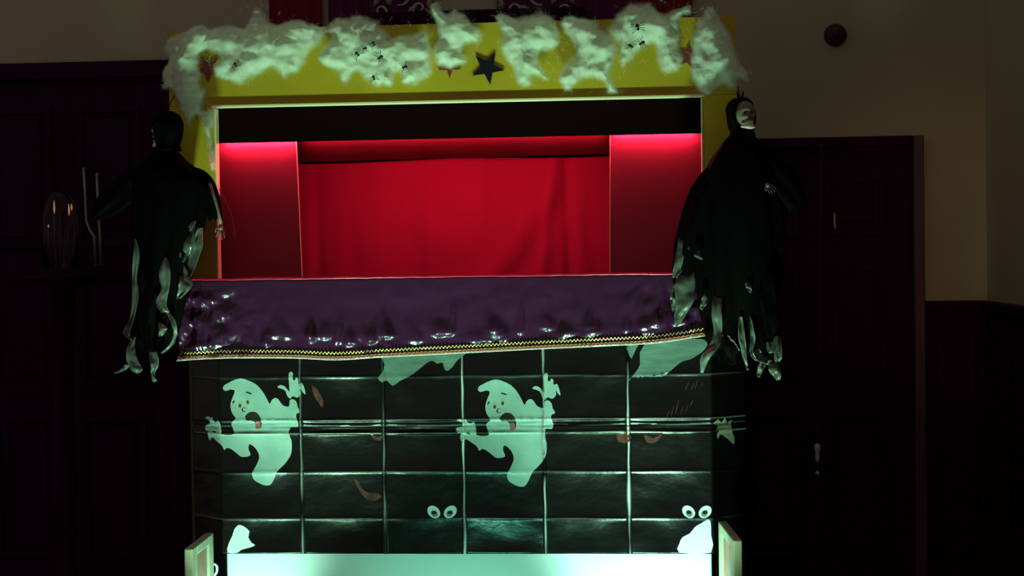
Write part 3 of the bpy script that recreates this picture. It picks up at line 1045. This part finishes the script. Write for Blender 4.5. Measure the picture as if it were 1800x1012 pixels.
# toy insects caught in the cotton
def toy_spider(cx, cy, size, rot, label, Y=-0.105):
    c = P(cx, cy, Y)
    root = thing('toy_spider', label, 'toy spider', 'toy insects in the cotton wool')
    R = Matrix.Rotation(math.radians(rot), 3, 'Y')
    s = size * S0

    def pt(x, y, z):
        return c + R @ Vector((x * s, y * s, z * s))
    mb = MB()
    for (x0, x1, r) in ((-.55, .15, .26), (.1, .5, .18)):
        mb.tube([pt(x0 + (x1 - x0) * t, 0, 0) for t in (0, .15, .4, .7, .9, 1)], [s * r * q for q in (.2, .75, 1, .9, .6, .15)], 8)
    mb.build('body', 'spider', root, smooth=True)
    for sd in (-1, 1):
        for k in range(4):
            a = .35 - .22 * k
            MB().tube([pt(a * .5, 0, sd * .1), pt(a * 1.3, -.28, sd * .5), pt(a * 2.0, .05, sd * .95)], s * .045, 5).build('leg', 'spider', root)
    rebase(root, c)


for cx, cy, sz, rt, lb in ((414, 114, 9, 62, 'black toy insect alone in the wide left cotton tuft'),
                           (657, 77, 9, 55, 'highest black toy insect in the widest cotton tuft'),
                           (641, 85, 8, 170, 'small black toy insect below and left of the highest one'),
                           (628, 95, 10, 45, 'black toy insect at the left end of the group in the widest tuft'),
                           (668, 101, 11, 150, 'black toy insect in the middle of the widest cotton tuft'),
                           (657, 137, 9, 70, 'lowest black toy insect near the bottom rim of the widest tuft'),
                           (711, 118, 10, 165, 'black toy insect at the right of the widest tuft'),
                           (1121, 48, 12, 80, 'large dark toy spider high in the tuft near the right corner'),
                           (1128, 76, 11, 150, 'dark toy spider right of a pair under the large spider'),
                           (1109, 81, 10, 30, 'dark toy spider left of a pair under the large spider')):
    toy_spider(cx, cy, sz, rt, lb)

# ================================================================== REAPER FIGURES


def loft_cloth(rings, phase, seg=72, rows=64, ragged=0.0, fold=0.12):
    """cloth body: rings of (px, py, half width px, depth m, Y)"""
    R = catmull(rings, 12)
    n = len(R)

    def fn(u, v):
        k = v * (n - 1)
        i = min(int(k), n - 2)
        t = k - i
        cx, cy, hw, dp, Y = R[i] * (1 - t) + R[i + 1] * t
        a = u * 2 * math.pi
        fo = fold * (0.25 + v) * (math.sin(7 * a + phase + 1.5 * v) * .5 + math.sin(11 * a + 2 * phase - v) * .4 + 1.1 * nz(math.cos(a) * 2.2 + phase, math.sin(a) * 2.2, v * 1.6))
        fo += .03 * nz(math.cos(a) * 7, math.sin(a) * 7, v * 12 + phase)
        rag = ragged * ss(.86, 1, v) * (nz(math.cos(a) * 4 + phase, math.sin(a) * 4, 1) + .6 * nz(math.cos(a) * 11, math.sin(a) * 11, 3))
        c = P(cx, cy + rag, Y)
        return (c.x + hw * S0 * math.cos(a) * (1 + fo), Y + dp * math.sin(a) * (1 + fo), c.z)
    return MB().grid(seg, rows, fn, close_u=True)


def ribbon(path, widths, phase, crumple=.010, n=10, cols=5, twist=0.5):
    """crumpled strip of taffeta: path [(px,py,Y)]"""
    R = catmull(path, n)
    Wd = catmull([(w,) for w in widths], n)
    L = len(R)

    def fn(u, v):
        k = v * (L - 1)
        i = min(int(k), L - 2)
        t = k - i
        px, py, Y = R[i] * (1 - t) + R[i + 1] * t
        w = float((Wd[i] * (1 - t) + Wd[i + 1] * t)[0])
        s = u - .5
        tw = twist * nz(v * 2.2, phase) * 1.6
        px2 = px + w * s * math.cos(tw) + 1.4 * nz(v * 6, u * 3, phase)
        Y2 = Y + w * S0 * s * math.sin(tw) * 1.2 + crumple * (nz(u * 1.8, v * 4.5, phase) + .3 * nz(u * 3, v * 9, phase + 3))
        py2 = py + 2.5 * nz(u * 4, v * 3, phase + 8) * ss(.6, 1, v)
        q = P(px2, py2, Y2)
        return (q.x, q.y, q.z)
    return MB().grid(cols * 2 + 1, max(14, L), fn)


def skull(root, c, s, turn, tilt):
    """plastic skull at c, height about 1.3 s; faces -Y, then turned"""
    R = Matrix.Rotation(turn, 3, 'Z') @ Matrix.Rotation(tilt, 3, 'X')

    def tr(p):
        return Vector(c) + R @ (Vector(p) * s)

    def cran(u, v):
        a, b = u * 2 * math.pi, (v - .5) * math.pi
        x, y, z = math.cos(a) * math.cos(b), math.sin(a) * math.cos(b), math.sin(b)
        r = 1.0
        fr = max(0, -y)
        for ex in (-.36, .36):
            r -= .30 * fr * math.exp(-(((x - ex) / .20) ** 2 + ((z + .12) / .19) ** 2))
        r -= .22 * fr * math.exp(-((x / .10) ** 2 + ((z + .42) / .14) ** 2))
        r += .05 * fr * math.exp(-((z - .12) / .10) ** 2)
        px_, pz_ = x * .46 * r, z * .58 * r
        if z < -.25:
            px_ *= 1 - .35 * ss(-.25, -.9, z) if False else 1 - .38 * min(1, max(0, (-.25 - z) / .65))
        return tr((px_, y * .55 * r - (.06 if z < -.3 and y < 0 else 0), pz_))
    sk = MB().grid(40, 28, cran, close_u=True).build('skull', 'dimbone', root, smooth=True)  # dim colour paints in the brow's shade, jaw and teeth stay pale
    for ex in (-.165, .165):
        mb = MB()
        mb.tube([tr((ex, -.40 + q, -.07)) for q in (0, .03, .06)], [s * .085, s * .10, s * .03], 12)
        mb.build('eye_socket', 'ink', sk)
    mb = MB()
    mb.tube([tr((0, -.47, -.20)), tr((0, -.46, -.25)), tr((0, -.45, -.30))], [s * .012, s * .045, s * .055], 8)
    mb.build('nose_hole', 'ink', sk)
    # jaw
    jp = []
    for k in range(9):
        a = math.pi * (k / 8)
        jp.append(tr((.27 * math.cos(a), -.12 - .36 * math.sin(a), -.60 - .12 * math.sin(a))))
    MB().tube(jp, [s * r for r in (.05, .07, .08, .10, .12, .10, .08, .07, .05)], 10).build('jaw', 'bone', root, smooth=True)
    for row, zz in ((0, -.485), (1, -.575)):
        for k in range(6):
            a = math.pi * (.25 + .5 * k / 5)
            p = tr((.24 * math.cos(a), -.13 - .36 * math.sin(a), zz))
            MB().box(p, (s * .06, s * .05, s * .075), R).build('tooth', 'bone', sk, bevel=s * .012)


def hood(root, c, s, turn, name='hood', gap=42):
    R = Matrix.Rotation(turn, 3, 'Z')

    def fn(u, v):
        # u round the head leaving the face open, v from crown to neck
        a = math.radians(-90 + gap) + u * math.radians(360 - 2 * gap)
        prof = [(0.02, .78), (.30, .74), (.52, .55), (.62, .25), (.62, -.10), (.56, -.45), (.50, -.75), (.58, -1.0)]
        k = v * (len(prof) - 1)
        i = min(int(k), len(prof) - 2)
        t = k - i
        r = prof[i][0] * (1 - t) + prof[i + 1][0] * t
        z = prof[i][1] * (1 - t) + prof[i + 1][1] * t
        r *= 1 + .07 * math.sin(5 * a + v * 3) + .12 * nz(math.cos(a) * 2, math.sin(a) * 2, v * 4)
        p = R @ Vector((r * math.cos(a), r * math.sin(a) * 1.1, z))
        return Vector(c) + p * s
    MB().grid(40, 30, fn).build(name, 'robe', root, smooth=True, solid=.003)


def bone_hand(root, wrist, direction, s, spread):
    """bare bony hand: palm bones, four fingers of unequal length and a thumb"""
    d = Vector(direction).normalized()
    side = d.cross(Vector((0, 1, 0))).normalized()
    mb = MB()
    w = Vector(wrist)
    mb.tube([w, w + d * s * .3, w + d * s * .5], [s * .10, s * .24, s * .20], 8)
    palm = mb.build('hand', 'dimbone', root, smooth=True)
    for k, ln in enumerate((.75, .95, 1.0, .85)):
        b = w + d * s * .45 + side * s * (-.22 + .15 * k)
        dd = (d + side * spread * (-.3 + .2 * k)).normalized()
        cur = Vector((0, -.35, -.25))
        p1 = b + dd * s * .4 * ln
        p2 = p1 + (dd + cur * .5).normalized() * s * .3 * ln
        p3 = p2 + (dd + cur).normalized() * s * .22 * ln
        MB().tube([b, p1, p2, p3], [s * .065, s * .055, s * .05, s * .025], 6).build('finger', 'dimbone', palm, smooth=True)
    b = w + d * s * .22 - side * s * .18
    p1 = b - side * s * .26 + d * s * .22
    p2 = p1 + d * s * .26
    MB().tube([b, p1, p2], [s * .07, s * .06, s * .03], 6).build('thumb', 'dimbone', palm, smooth=True)
    return palm


# ---- left figure
rl = thing('reaper_figure', 'hanging black grim reaper decoration left of the stage, bony hand over the red panel', 'halloween figure', 'hanging reapers')
Y0 = -0.13
loft_cloth([(292, 262, 16, .03, Y0), (288, 285, 40, .045, Y0), (300, 318, 62, .06, Y0), (300, 370, 60, .065, Y0), (296, 430, 52, .065, Y0), (288, 500, 42, .06, Y0), (276, 570, 36, .05, Y0), (272, 604, 32, .045, Y0)], 1.0, ragged=34, fold=.13).build('robe', 'robe', rl, smooth=True, solid=.002)
hc = P(293, 226, Y0)
hood(rl, hc, 0.070, math.radians(-60), gap=24)
skull(rl, hc + Vector((-.012, -.004, -.008)), 0.060, math.radians(-62), math.radians(4))
MB().tube([P(293, 196, Y0), P(300, 180, Y0 + .04), P(306, 168, Y0 + .118)], .0016, 6).build('hanging_loop', 'robe', rl)
# sleeve to the left, ending in a point
loft = loft_cloth


def sleeve(path, radii, phase, parent, ragged=.12):
    R = catmull([(*p, r) for p, r in zip(path, radii)], 8)
    n = len(R)

    def fn(u, v):
        k = v * (n - 1)
        i = min(int(k), n - 2)
        t = k - i
        px, py, Y, r = R[i] * (1 - t) + R[i + 1] * t
        d = R[i + 1][:2] - R[i][:2]
        d = d / (np.linalg.norm(d) + 1e-6)
        a = u * 2 * math.pi
        fo = 1 + .14 * math.sin(5 * a + phase + 2 * v) + .22 * nz(math.cos(a) * 2 + phase, math.sin(a) * 2, v * 3)
        ext = 10 * ragged * 8 * ss(.8, 1, v) * nz(math.cos(a) * 3, math.sin(a) * 3, phase)
        ox = -d[1] * math.cos(a) * r * fo + d[0] * ext
        oy = d[0] * math.cos(a) * r * fo + d[1] * ext
        q = P(px + ox, py + oy, Y + r * S0 * .55 * math.sin(a) * fo)
        return (q.x, q.y, q.z)
    MB().grid(36, 40, fn, close_u=True).build('sleeve', 'robe', parent, smooth=True, solid=.0018)


sleeve([(282, 296, Y0), (228, 330, Y0), (192, 358, Y0 - .02), (166, 382, Y0 - .03)], [10, 27, 22, 7], .4, rl)
sleeve([(308, 300, Y0), (345, 316, Y0 - .005), (370, 348, Y0 - .02), (377, 384, Y0 - .02)], [10, 20, 15, 11], 2.4, rl)
fa = [P(368, 322, Y0 - .035), P(378, 350, Y0 - .035), P(384, 372, Y0 - .035), P(388, 394, Y0 - .035)]
MB().tube(fa, [.0055, .0045, .0045, .006], 8).build('forearm_bone', 'dimbone', rl, smooth=True)
bone_hand(rl, P(388, 394, Y0 - .035), (-.02, -.1, -1), 0.036, .8)
MB().tube([P(*p, Y0 - .03) for p in catmull([(376, 318), (396, 352), (409, 386), (413, 420)], 5)], .0007, 5).build('loose_thread', 'wax', rl)
LT = [
    ([(238, 420, Y0 - .05), (240, 450, Y0 - .06), (236, 490, Y0 - .055), (238, 515, Y0 - .06), (232, 560, Y0 - .06), (222, 585, Y0 - .07), (231, 598, Y0 - .07)], [3, 11, 8, 12, 9, 12, 3]),
    ([(236, 592, Y0 - .05), (230, 612, Y0 - .06), (232, 632, Y0 - .06), (240, 648, Y0 - .06), (242, 656, Y0 - .055)], [6, 14, 20, 22, 6]),
    ([(226, 640, Y0 - .05), (215, 650, Y0 - .05), (202, 656, Y0 - .05)], [12, 9, 3]),
    ([(292, 452, Y0 - .06), (288, 478, Y0 - .07), (290, 505, Y0 - .065), (283, 530, Y0 - .07), (290, 548, Y0 - .07)], [7, 24, 15, 20, 16]),
    ([(294, 545, Y0 - .06), (304, 566, Y0 - .065), (308, 586, Y0 - .06), (300, 606, Y0 - .06), (284, 620, Y0 - .06)], [7, 8, 7, 7, 5]),
    ([(280, 566, Y0 - .06), (286, 578, Y0 - .065), (282, 590, Y0 - .06)], [4, 16, 6]),
    ([(268, 618, Y0 - .05), (272, 640, Y0 - .055), (268, 656, Y0 - .055), (272, 670, Y0 - .05)], [16, 14, 7, 9]),
    ([(318, 450, Y0 - .03), (322, 478, Y0 - .04), (326, 502, Y0 - .05), (314, 524, Y0 - .045)], [4, 14, 26, 6]),
    ([(342, 388, Y0 - .04), (332, 412, Y0 - .05), (326, 440, Y0 - .05), (320, 460, Y0 - .045)], [4, 18, 20, 6]),
    ([(352, 400, Y0 - .02), (346, 430, Y0 - .03), (338, 462, Y0 - .03), (330, 492, Y0 - .03)], [10, 22, 16, 8]),
    ([(252, 470, Y0 - .05), (258, 520, Y0 - .055), (254, 570, Y0 - .05), (262, 618, Y0 - .05)], [12, 26, 22, 12]),
]
for i, (pa, wd) in enumerate(LT):
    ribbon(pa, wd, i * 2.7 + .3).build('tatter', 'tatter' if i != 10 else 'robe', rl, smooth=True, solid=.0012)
rebase(rl, P(285, 660, Y0))

# ---- right figure
rr = thing('reaper_figure', 'hanging black grim reaper decoration right of the stage, pale grinning jaw under its hood', 'halloween figure', 'hanging reapers')
Y1 = -0.14
loft_cloth([(1303, 236, 18, .03, Y1), (1303, 258, 36, .045, Y1), (1300, 300, 58, .06, Y1), (1300, 360, 68, .07, Y1), (1300, 430, 72, .07, Y1), (1300, 500, 66, .065, Y1), (1304, 560, 58, .055, Y1), (1310, 612, 50, .05, Y1)], 3.0, ragged=40, fold=.12).build('robe', 'robe', rr, smooth=True, solid=.002)
hc = P(1303, 202, Y1)
hood(rr, hc, 0.067, math.radians(14), gap=44)
skull(rr, hc + Vector((.010, -.020, .001)), 0.068, math.radians(17), math.radians(-12))
MB().tube([P(1301, 174, Y1), P(1299, 163, Y1 + .03), P(1297, 152, Y1 + .12)], .0016, 6).build('hanging_loop', 'robe', rr)
mb = MB()
for dx in (-4, 4):
    mb.tube([P(1301, 176, Y1 - .01), P(1301 + dx, 168, Y1 - .015), P(1301 + dx * 1.4, 160, Y1 - .01)], [.003, .004, .001], 6)
mb.build('hood_tie', 'robe', rr)
sleeve([(1292, 272, Y1), (1248, 335, Y1 - .01), (1220, 410, Y1 - .02), (1208, 470, Y1 - .02), (1204, 520, Y1 - .02)], [10, 28, 26, 22, 16], 1.4, rr)
sleeve([(1314, 262, Y1), (1358, 302, Y1), (1385, 335, Y1 - .01), (1402, 362, Y1 - .02)], [10, 27, 24, 16], 5.0, rr)
bone_hand(rr, P(1346, 322, Y1 - .075), (.5, -.3, -.6), 0.030, .8)
RT = [
    ([(1210, 400, Y1 - .03), (1204, 430, Y1 - .04), (1196, 462, Y1 - .045), (1186, 488, Y1 - .04)], [22, 26, 22, 8]),
    ([(1208, 470, Y1 - .03), (1204, 500, Y1 - .05), (1203, 530, Y1 - .055), (1194, 556, Y1 - .05), (1188, 574, Y1 - .045)], [26, 36, 32, 18, 4]),
    ([(1186, 500, Y1 - .04), (1183, 522, Y1 - .05), (1184, 546, Y1 - .045)], [4, 9, 3]),
    ([(1228, 440, Y1 - .05), (1226, 450, Y1 - .06), (1234, 456, Y1 - .055)], [4, 12, 3]),
    ([(1240, 510, Y1 - .05), (1238, 530, Y1 - .055), (1232, 544, Y1 - .05)], [4, 12, 4]),
    ([(1262, 520, Y1 - .06), (1260, 550, Y1 - .075), (1262, 582, Y1 - .07), (1256, 606, Y1 - .075), (1240, 628, Y1 - .075), (1234, 654, Y1 - .07)], [16, 20, 18, 20, 18, 6]),
    ([(1272, 586, Y1 - .05), (1284, 598, Y1 - .055), (1298, 616, Y1 - .05)], [10, 14, 6]),
    ([(1302, 556, Y1 - .06), (1304, 590, Y1 - .07), (1308, 620, Y1 - .07), (1314, 650, Y1 - .06)], [5, 12, 9, 3]),
    ([(1318, 556, Y1 - .06), (1324, 590, Y1 - .065), (1322, 620, Y1 - .065), (1330, 634, Y1 - .06)], [4, 8, 7, 4]),
    ([(1314, 496, Y1 - .07), (1316, 504, Y1 - .075), (1320, 514, Y1 - .07)], [9, 10, 2]),
    ([(1352, 600, Y1 - .05), (1360, 620, Y1 - .06), (1366, 590, Y1 - .06), (1368, 622, Y1 - .06), (1366, 636, Y1 - .055)], [10, 18, 8, 16, 6]),
    ([(1344, 628, Y1 - .05), (1338, 646, Y1 - .06), (1334, 662, Y1 - .05)], [12, 12, 4]),
    ([(1356, 632, Y1 - .05), (1362, 650, Y1 - .06), (1368, 668, Y1 - .05)], [12, 22, 8]),
    ([(1330, 612, Y1 - .04), (1336, 630, Y1 - .05), (1346, 640, Y1 - .05)], [10, 18, 8]),
    ([(1345, 470, Y1 - .06), (1350, 520, Y1 - .065), (1356, 570, Y1 - .06), (1358, 610, Y1 - .05)], [18, 30, 26, 12]),
    ([(1280, 560, Y1 - .05), (1284, 600, Y1 - .055), (1288, 640, Y1 - .05)], [20, 26, 10]),
]
for i, (pa, wd) in enumerate(RT):
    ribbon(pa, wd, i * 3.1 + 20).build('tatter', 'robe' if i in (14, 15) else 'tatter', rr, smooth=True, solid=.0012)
rebase(rr, P(1305, 660, Y1))

# ================================================================== SIDE THINGS


def framed_panel(ah, an, Yh, Yn, label):
    """narrow framed panel standing on the floor, edge at the booth (ah) and edge nearer the viewer (an)"""
    a, b = P(*ah, Yh), P(*an, Yn)
    zt = (a.z + b.z) / 2
    a = Vector((a.x, a.y, 0))
    b = Vector((b.x, b.y, 0))
    root = thing('framed_panel', label, 'panel', 'framed panels beside the booth')
    al = (b - a)
    L = al.length
    al.normalize()
    n = al.cross(Vector((0, 0, 1)))
    rot = Matrix((al, n, Vector((0, 0, 1)))).transposed()

    def bar(nm, s0, s1, z0, z1, th, mt, off=0):
        MB().box(a + al * ((s0 + s1) / 2) + n * off + Vector((0, 0, (z0 + z1) / 2)), (s1 - s0, th, z1 - z0), rot).build(nm, mt, root, bevel=.004)
    fw = .06
    bar('frame_stile', 0, fw, 0.004, zt, .026, 'palewood')
    bar('frame_stile', L - fw, L, 0.004, zt, .026, 'palewood')
    bar('frame_rail', fw, L - fw, zt - fw * .5, zt, .026, 'palewood')
    bar('frame_rail', fw, L - fw, 0.004, fw, .026, 'palewood')
    bar('panel_board', fw, L - fw, fw, zt - fw * .5, .010, 'panelred')
    rebase(root, (a + b) / 2)


framed_panel((368, 935), (331, 965), -.035, -.315, 'small pale-framed panel with a brick-red board left of the white skirt')
framed_panel((1270, 915), (1297, 950), -.035, -.36, 'small pale-framed panel at a steep angle right of the white skirt')

# white hook by the left panel
hk = MB().tube([P(*p, -.02) for p in catmull([(371, 993), (377, 991), (381, 995), (381, 1004), (377, 1011), (374, 1018)], 5)], .0042, 8).build('cable_hook', 'whiteplastic', smooth=True)
tag(hk, 'small white curved hook between the left framed panel and the skirt', 'hook')

# pull cord in front of the door
pc = thing('pull_cord', 'thin pull cord with a pale toggle hanging before the right-hand door', 'pull cord')
YC = 1.05
top, mid, bot = P(1444, 250, YC), P(1438, 786, YC), P(1437, 832, YC)
MB().tube([top, P(1440, 605, YC), mid, bot], .0012, 6).build('cord', 'cord', pc)
c = P(1437, 796, YC)
MB().lathe(c - Vector((0, 0, .034)), [(.003, 0), (.008, .006), (.009, .02), (.0075, .034), (.011, .048), (.012, .060), (.008, .068), (.003, .07)], 14).build('toggle', 'eyewhite', pc, smooth=True)
MB().lathe(bot - Vector((0, 0, .006)), [(.002, 0), (.006, .003), (.008, .008), (.006, .013), (.002, .016)], 12).build('end_bead', 'eyewhite', pc, smooth=True)
# the bracket on the wall that carries the cord
MB().tube([top, Vector((top.x, WY - .001, top.z + .02))], .005, 8).build('cord_bracket', 'wood', pc)
rebase(pc, bot)

# round dark bell on the wall
c = P(1468, 62, WY)
root = thing('wall_bell', 'round dark disc mounted high on the wall to the right', 'wall fitting')
prof = [(.046, 0), (.046, .010), (.040, .020), (.028, .028), (.010, .032), (.002, .033)]
mb = MB().lathe((0, 0, 0), prof, 28)
R = Matrix.Rotation(math.radians(90), 3, 'X')
mb.v = [tuple(c + R @ Vector(v)) for v in mb.v]
mb.build('bell_dome', 'disc', root, smooth=True)
mb = MB().lathe((0, 0, 0), [(.012, .028), (.012, .037), (.004, .039)], 16)
mb.v = [tuple(c + R @ Vector(v)) for v in mb.v]
mb.build('centre_boss', 'disc', root, smooth=True)
rebase(root, c)

# ---------------- hangings and carved leaf scrolls on the wall above the booth
HY = WY - 0.03


def hanging(pxa, pxb, pyb, material, label):
    a, b = P(pxa, pyb, HY), P(pxb, pyb - 10, HY)
    zt = a.z + .55

    def fn(u, v):
        x = a.x + (b.x - a.x) * u
        return (x, HY + .010 * math.sin(u * 15) * (.4 + .6 * v) + .004 * nz(u * 8, v * 3), zt + (a.z - zt) * v)
    root = thing('wall_hanging', label, 'hanging', 'hangings above the booth')
    MB().grid(48, 16, fn).build('hanging_cloth', material, root, smooth=True, solid=.003)
    MB().tube([(a.x - .01, HY, zt), (b.x + .01, HY, zt)], .008, 10).build('hanging_rod', 'wood', root)
    rebase(root, a)


hanging(474, 566, 60, 'redcloth', 'crimson cloth hanging on the wall above the wide left cotton tuft')
hanging(578, 648, 60, 'purplecloth', 'aubergine cloth hanging right beside the left crimson one')
hanging(1024, 1106, 56, 'purplecloth', 'aubergine cloth hanging left beside the right crimson one')
hanging(1112, 1218, 50, 'redcloth', 'crimson cloth hanging nearest the right corner of the booth')


def curl(c, r, turns, start, sgn, w):
    """a flattened, tapering leaf scroll"""
    pts, rad = [], []
    n = 26
    for k in range(n):
        t = k / (n - 1)
        a = start + sgn * turns * 2 * math.pi * t
        rr_ = r * (1 - .82 * t)
        pts.append(Vector((c[0] + rr_ * math.cos(a), c[1] - .010 * t, c[2] + rr_ * math.sin(a))))
        rad.append(w * (1 - .5 * t) * (.5 + .5 * ss(0, .15, t)))
    return pts, rad


def leaf(mb, c, L, ang, w):
    d = Vector((math.cos(ang), 0, math.sin(ang)))
    s = Vector((-d.z, 0, d.x))
    c = Vector(c)
    vs, fs = [], []
    n = 9
    for k in range(n):
        t = k / (n - 1)
        ww = w * math.sin(math.pi * min(1, t * .92 + .08)) * (1 + .18 * math.cos(t * 18))
        p = c + d * L * t
        vs += [p - s * ww + Vector((0, .004, 0)), p + Vector((0, -.012 * math.sin(math.pi * t) - .003, 0)), p + s * ww + Vector((0, .004, 0)), p + Vector((0, .010, 0))]
    for k in range(n - 1):
        for j in range(4):
            a, b = k * 4 + j, k * 4 + (j + 1) % 4
            fs.append((a, b, b + 4, a + 4))
    fs += [(3, 2, 1, 0), tuple((n - 1) * 4 + j for j in range(4))]
    mb.add(vs, fs)


def scroll_carving(pxa, pxb, label, mirror):
    root = thing('leaf_carving', label, 'carving', 'carved leaf scrolls above the booth')
    a, b = P(pxa, 44, HY), P(pxb, 44, HY)
    # dark backing board with a lobed lower edge
    outl = []
    n = 30
    for k in range(n + 1):
        t = k / n
        outl.append((a.x + (b.x - a.x) * t, a.z - .012 + .012 * math.cos(t * 4 * math.pi)))
    zt = a.z + .35
    vs = [(x, HY + .005, z) for x, z in outl] + [(x, HY + .005, zt) for x, z in outl]
    fs = [(k, k + 1, n + 2 + k, n + 1 + k) for k in range(n)]
    MB().add(vs, fs).build('backing_board', 'purplecloth', root, solid=.016)
    rnd = random.Random(5)
    w = b.x - a.x
    for (fx, dz, r, tn, st, sg) in ((.18, .052, .040, 1.1, 200, 1), (.42, .030, .034, 1.2, 20, -1), (.50, .120, .045, 1.2, 250, 1), (.80, .060, .040, 1.1, 330, -1), (.22, .15, .04, 1.1, 100, -1), (.82, .16, .045, 1.1, 60, 1)):
        x = a.x + w * (fx if not mirror else 1 - fx)
        pts, rad = curl((x, HY - .012, a.z + dz), r, tn, math.radians(st if not mirror else 180 - st), sg if not mirror else -sg, .0075)
        MB().tube(pts, rad, 8).build('scroll', 'leaf', root, smooth=True)
    for (fx, dz, L, ang, lw) in ((.08, .075, .05, 60, .012), (.34, .075, .05, 110, .013), (.60, .045, .06, 35, .014), (.66, .10, .055, 95, .013), (.93, .060, .06, 80, .014), (.30, .015, .045, 160, .011), (.72, .012, .05, 12, .012), (.98, .12, .05, 250, .012)):
        x = a.x + w * (fx if not mirror else 1 - fx)
        mb = MB()
        leaf(mb, (x, HY - .010, a.z + dz), L, math.radians(ang if not mirror else 180 - ang), lw)
        mb.build('leaf', 'leaf', root, smooth=True)
    rebase(root, a)


scroll_carving(650, 762, 'carved leafy scrolls on the wall left of the gap above the booth', False)
scroll_carving(874, 1022, 'carved leafy scrolls on the wall right of the gap above the booth', True)
a, b = P(640, 52, WY), P(1030, 46, WY)
lg = MB().box(((a.x + b.x) / 2, WY - .035, P(815, 32, WY).z), (b.x - a.x, .07, .05)).build('wall_ledge', 'wood', bevel=.006)
tag(lg, 'dark narrow ledge on the wall just above the yellow header', 'ledge')

# ---------------- glass dome with candles at the far left
LY = 1.25
la, lb = P(73, 400, LY), P(136, 400, LY)
zb_ = P(104, 470, LY).z
cx = (la.x + lb.x) / 2
rad = (lb.x - la.x) / 2
ped = thing('plant_stand', 'tall dark pedestal at the far left, almost lost in shadow', 'pedestal')
MB().lathe((cx, LY, 0), [(.17, 0), (.17, .03), (.13, .06), (.05, .12), (.04, .30), (.05, .60), (.04, .9), (.06, zb_ - .10), (.12, zb_ - .05)], 24).build('pedestal_column', 'wood', ped, smooth=True)
MB().lathe((cx, LY, zb_ - .05), [(.12, 0), (.14, .008), (.14, .020), (.13, .026)], 28).build('pedestal_top', 'wood', ped)
rebase(ped, (cx, LY, 0))
dome = thing('glass_dome_lantern', 'clear glass dome over slim candles standing at the far left', 'lantern')
H = P(104, 326, LY).z - zb_
zd0 = zb_ - .024
MB().lathe((cx, LY, zd0), [(rad * 1.15, 0), (rad * 1.15, .012), (rad * 1.05, .020)], 28).build('lantern_base', 'wood', dome)
gp = [(rad, .020), (rad, H * .55), (rad * .96, H * .72), (rad * .80, H * .88), (rad * .5, H * .98), (.004, H * 1.02)]
gi = [(max(.003, r - .003), z - (.003 if i > 2 else 0)) for i, (r, z) in enumerate(gp)][::-1]
mb = MB()
seg = 32
vs, fs = [], []
allp = gp + gi
for r, z in allp:
    for k in range(seg):
        an = 2 * math.pi * k / seg
        vs.append((cx + r * math.cos(an), LY + r * math.sin(an), zd0 + z))
for i in range(len(allp)):
    j = (i + 1) % len(allp)
    for k in range(seg):
        fs.append((i * seg + k, i * seg + (k + 1) % seg, j * seg + (k + 1) % seg, j * seg + k))
mb.add(vs, fs).build('glass_dome', 'glass', dome, smooth=True)
for px, pt, pe, dy in ((95, 352, 376, -.02), (121, 358, 379, -.035), (133, 358, 370, -.005), (84, 395, 400, .02)):
    t0, t1 = P(px, pt, LY + dy), P(px, pe, LY + dy)
    xx = min(max(t0.x, cx - rad * .72), cx + rad * .72)
    zbm = zd0 + .021
    cd = MB().lathe((xx, LY + dy, zbm), [(.012, 0), (.012, .004), (.004, .010), (.004, (t1.z - zbm) * .6), (.006, (t1.z - zbm) * .62), (.006, t1.z - zbm)], 12).build('candle', 'wax', dome, smooth=True)
    hh = (t0.z - t1.z)
    MB().lathe((xx, LY + dy, t1.z + .001), [(.001, 0), (.0035, hh * .25), (.004, hh * .4), (.0025, hh * .75), (.0006, hh)], 10).build('flame', 'flame', cd, smooth=True)
rebase(dome, (cx, LY, zd0))

# ---------------- two long bent pull bars on the left-hand door
d1 = bpy.data.objects['door_1']
TY = WY - 0.075
for pts in ([(147, 296), (150, 345), (152, 388), (158, 404), (166, 416), (168, 466)], [(170, 306), (173, 370), (176, 412), (178, 466)]):
    q = [P(*p, TY) for p in pts]
    mb = MB().tube(q, .0062, 10)
    for e in (q[0], q[-1]):
        mb.tube([e, Vector((e.x, WY - 0.024, e.z))], .005, 8)
    mb.build('door_handle', 'chrome', d1, smooth=True)
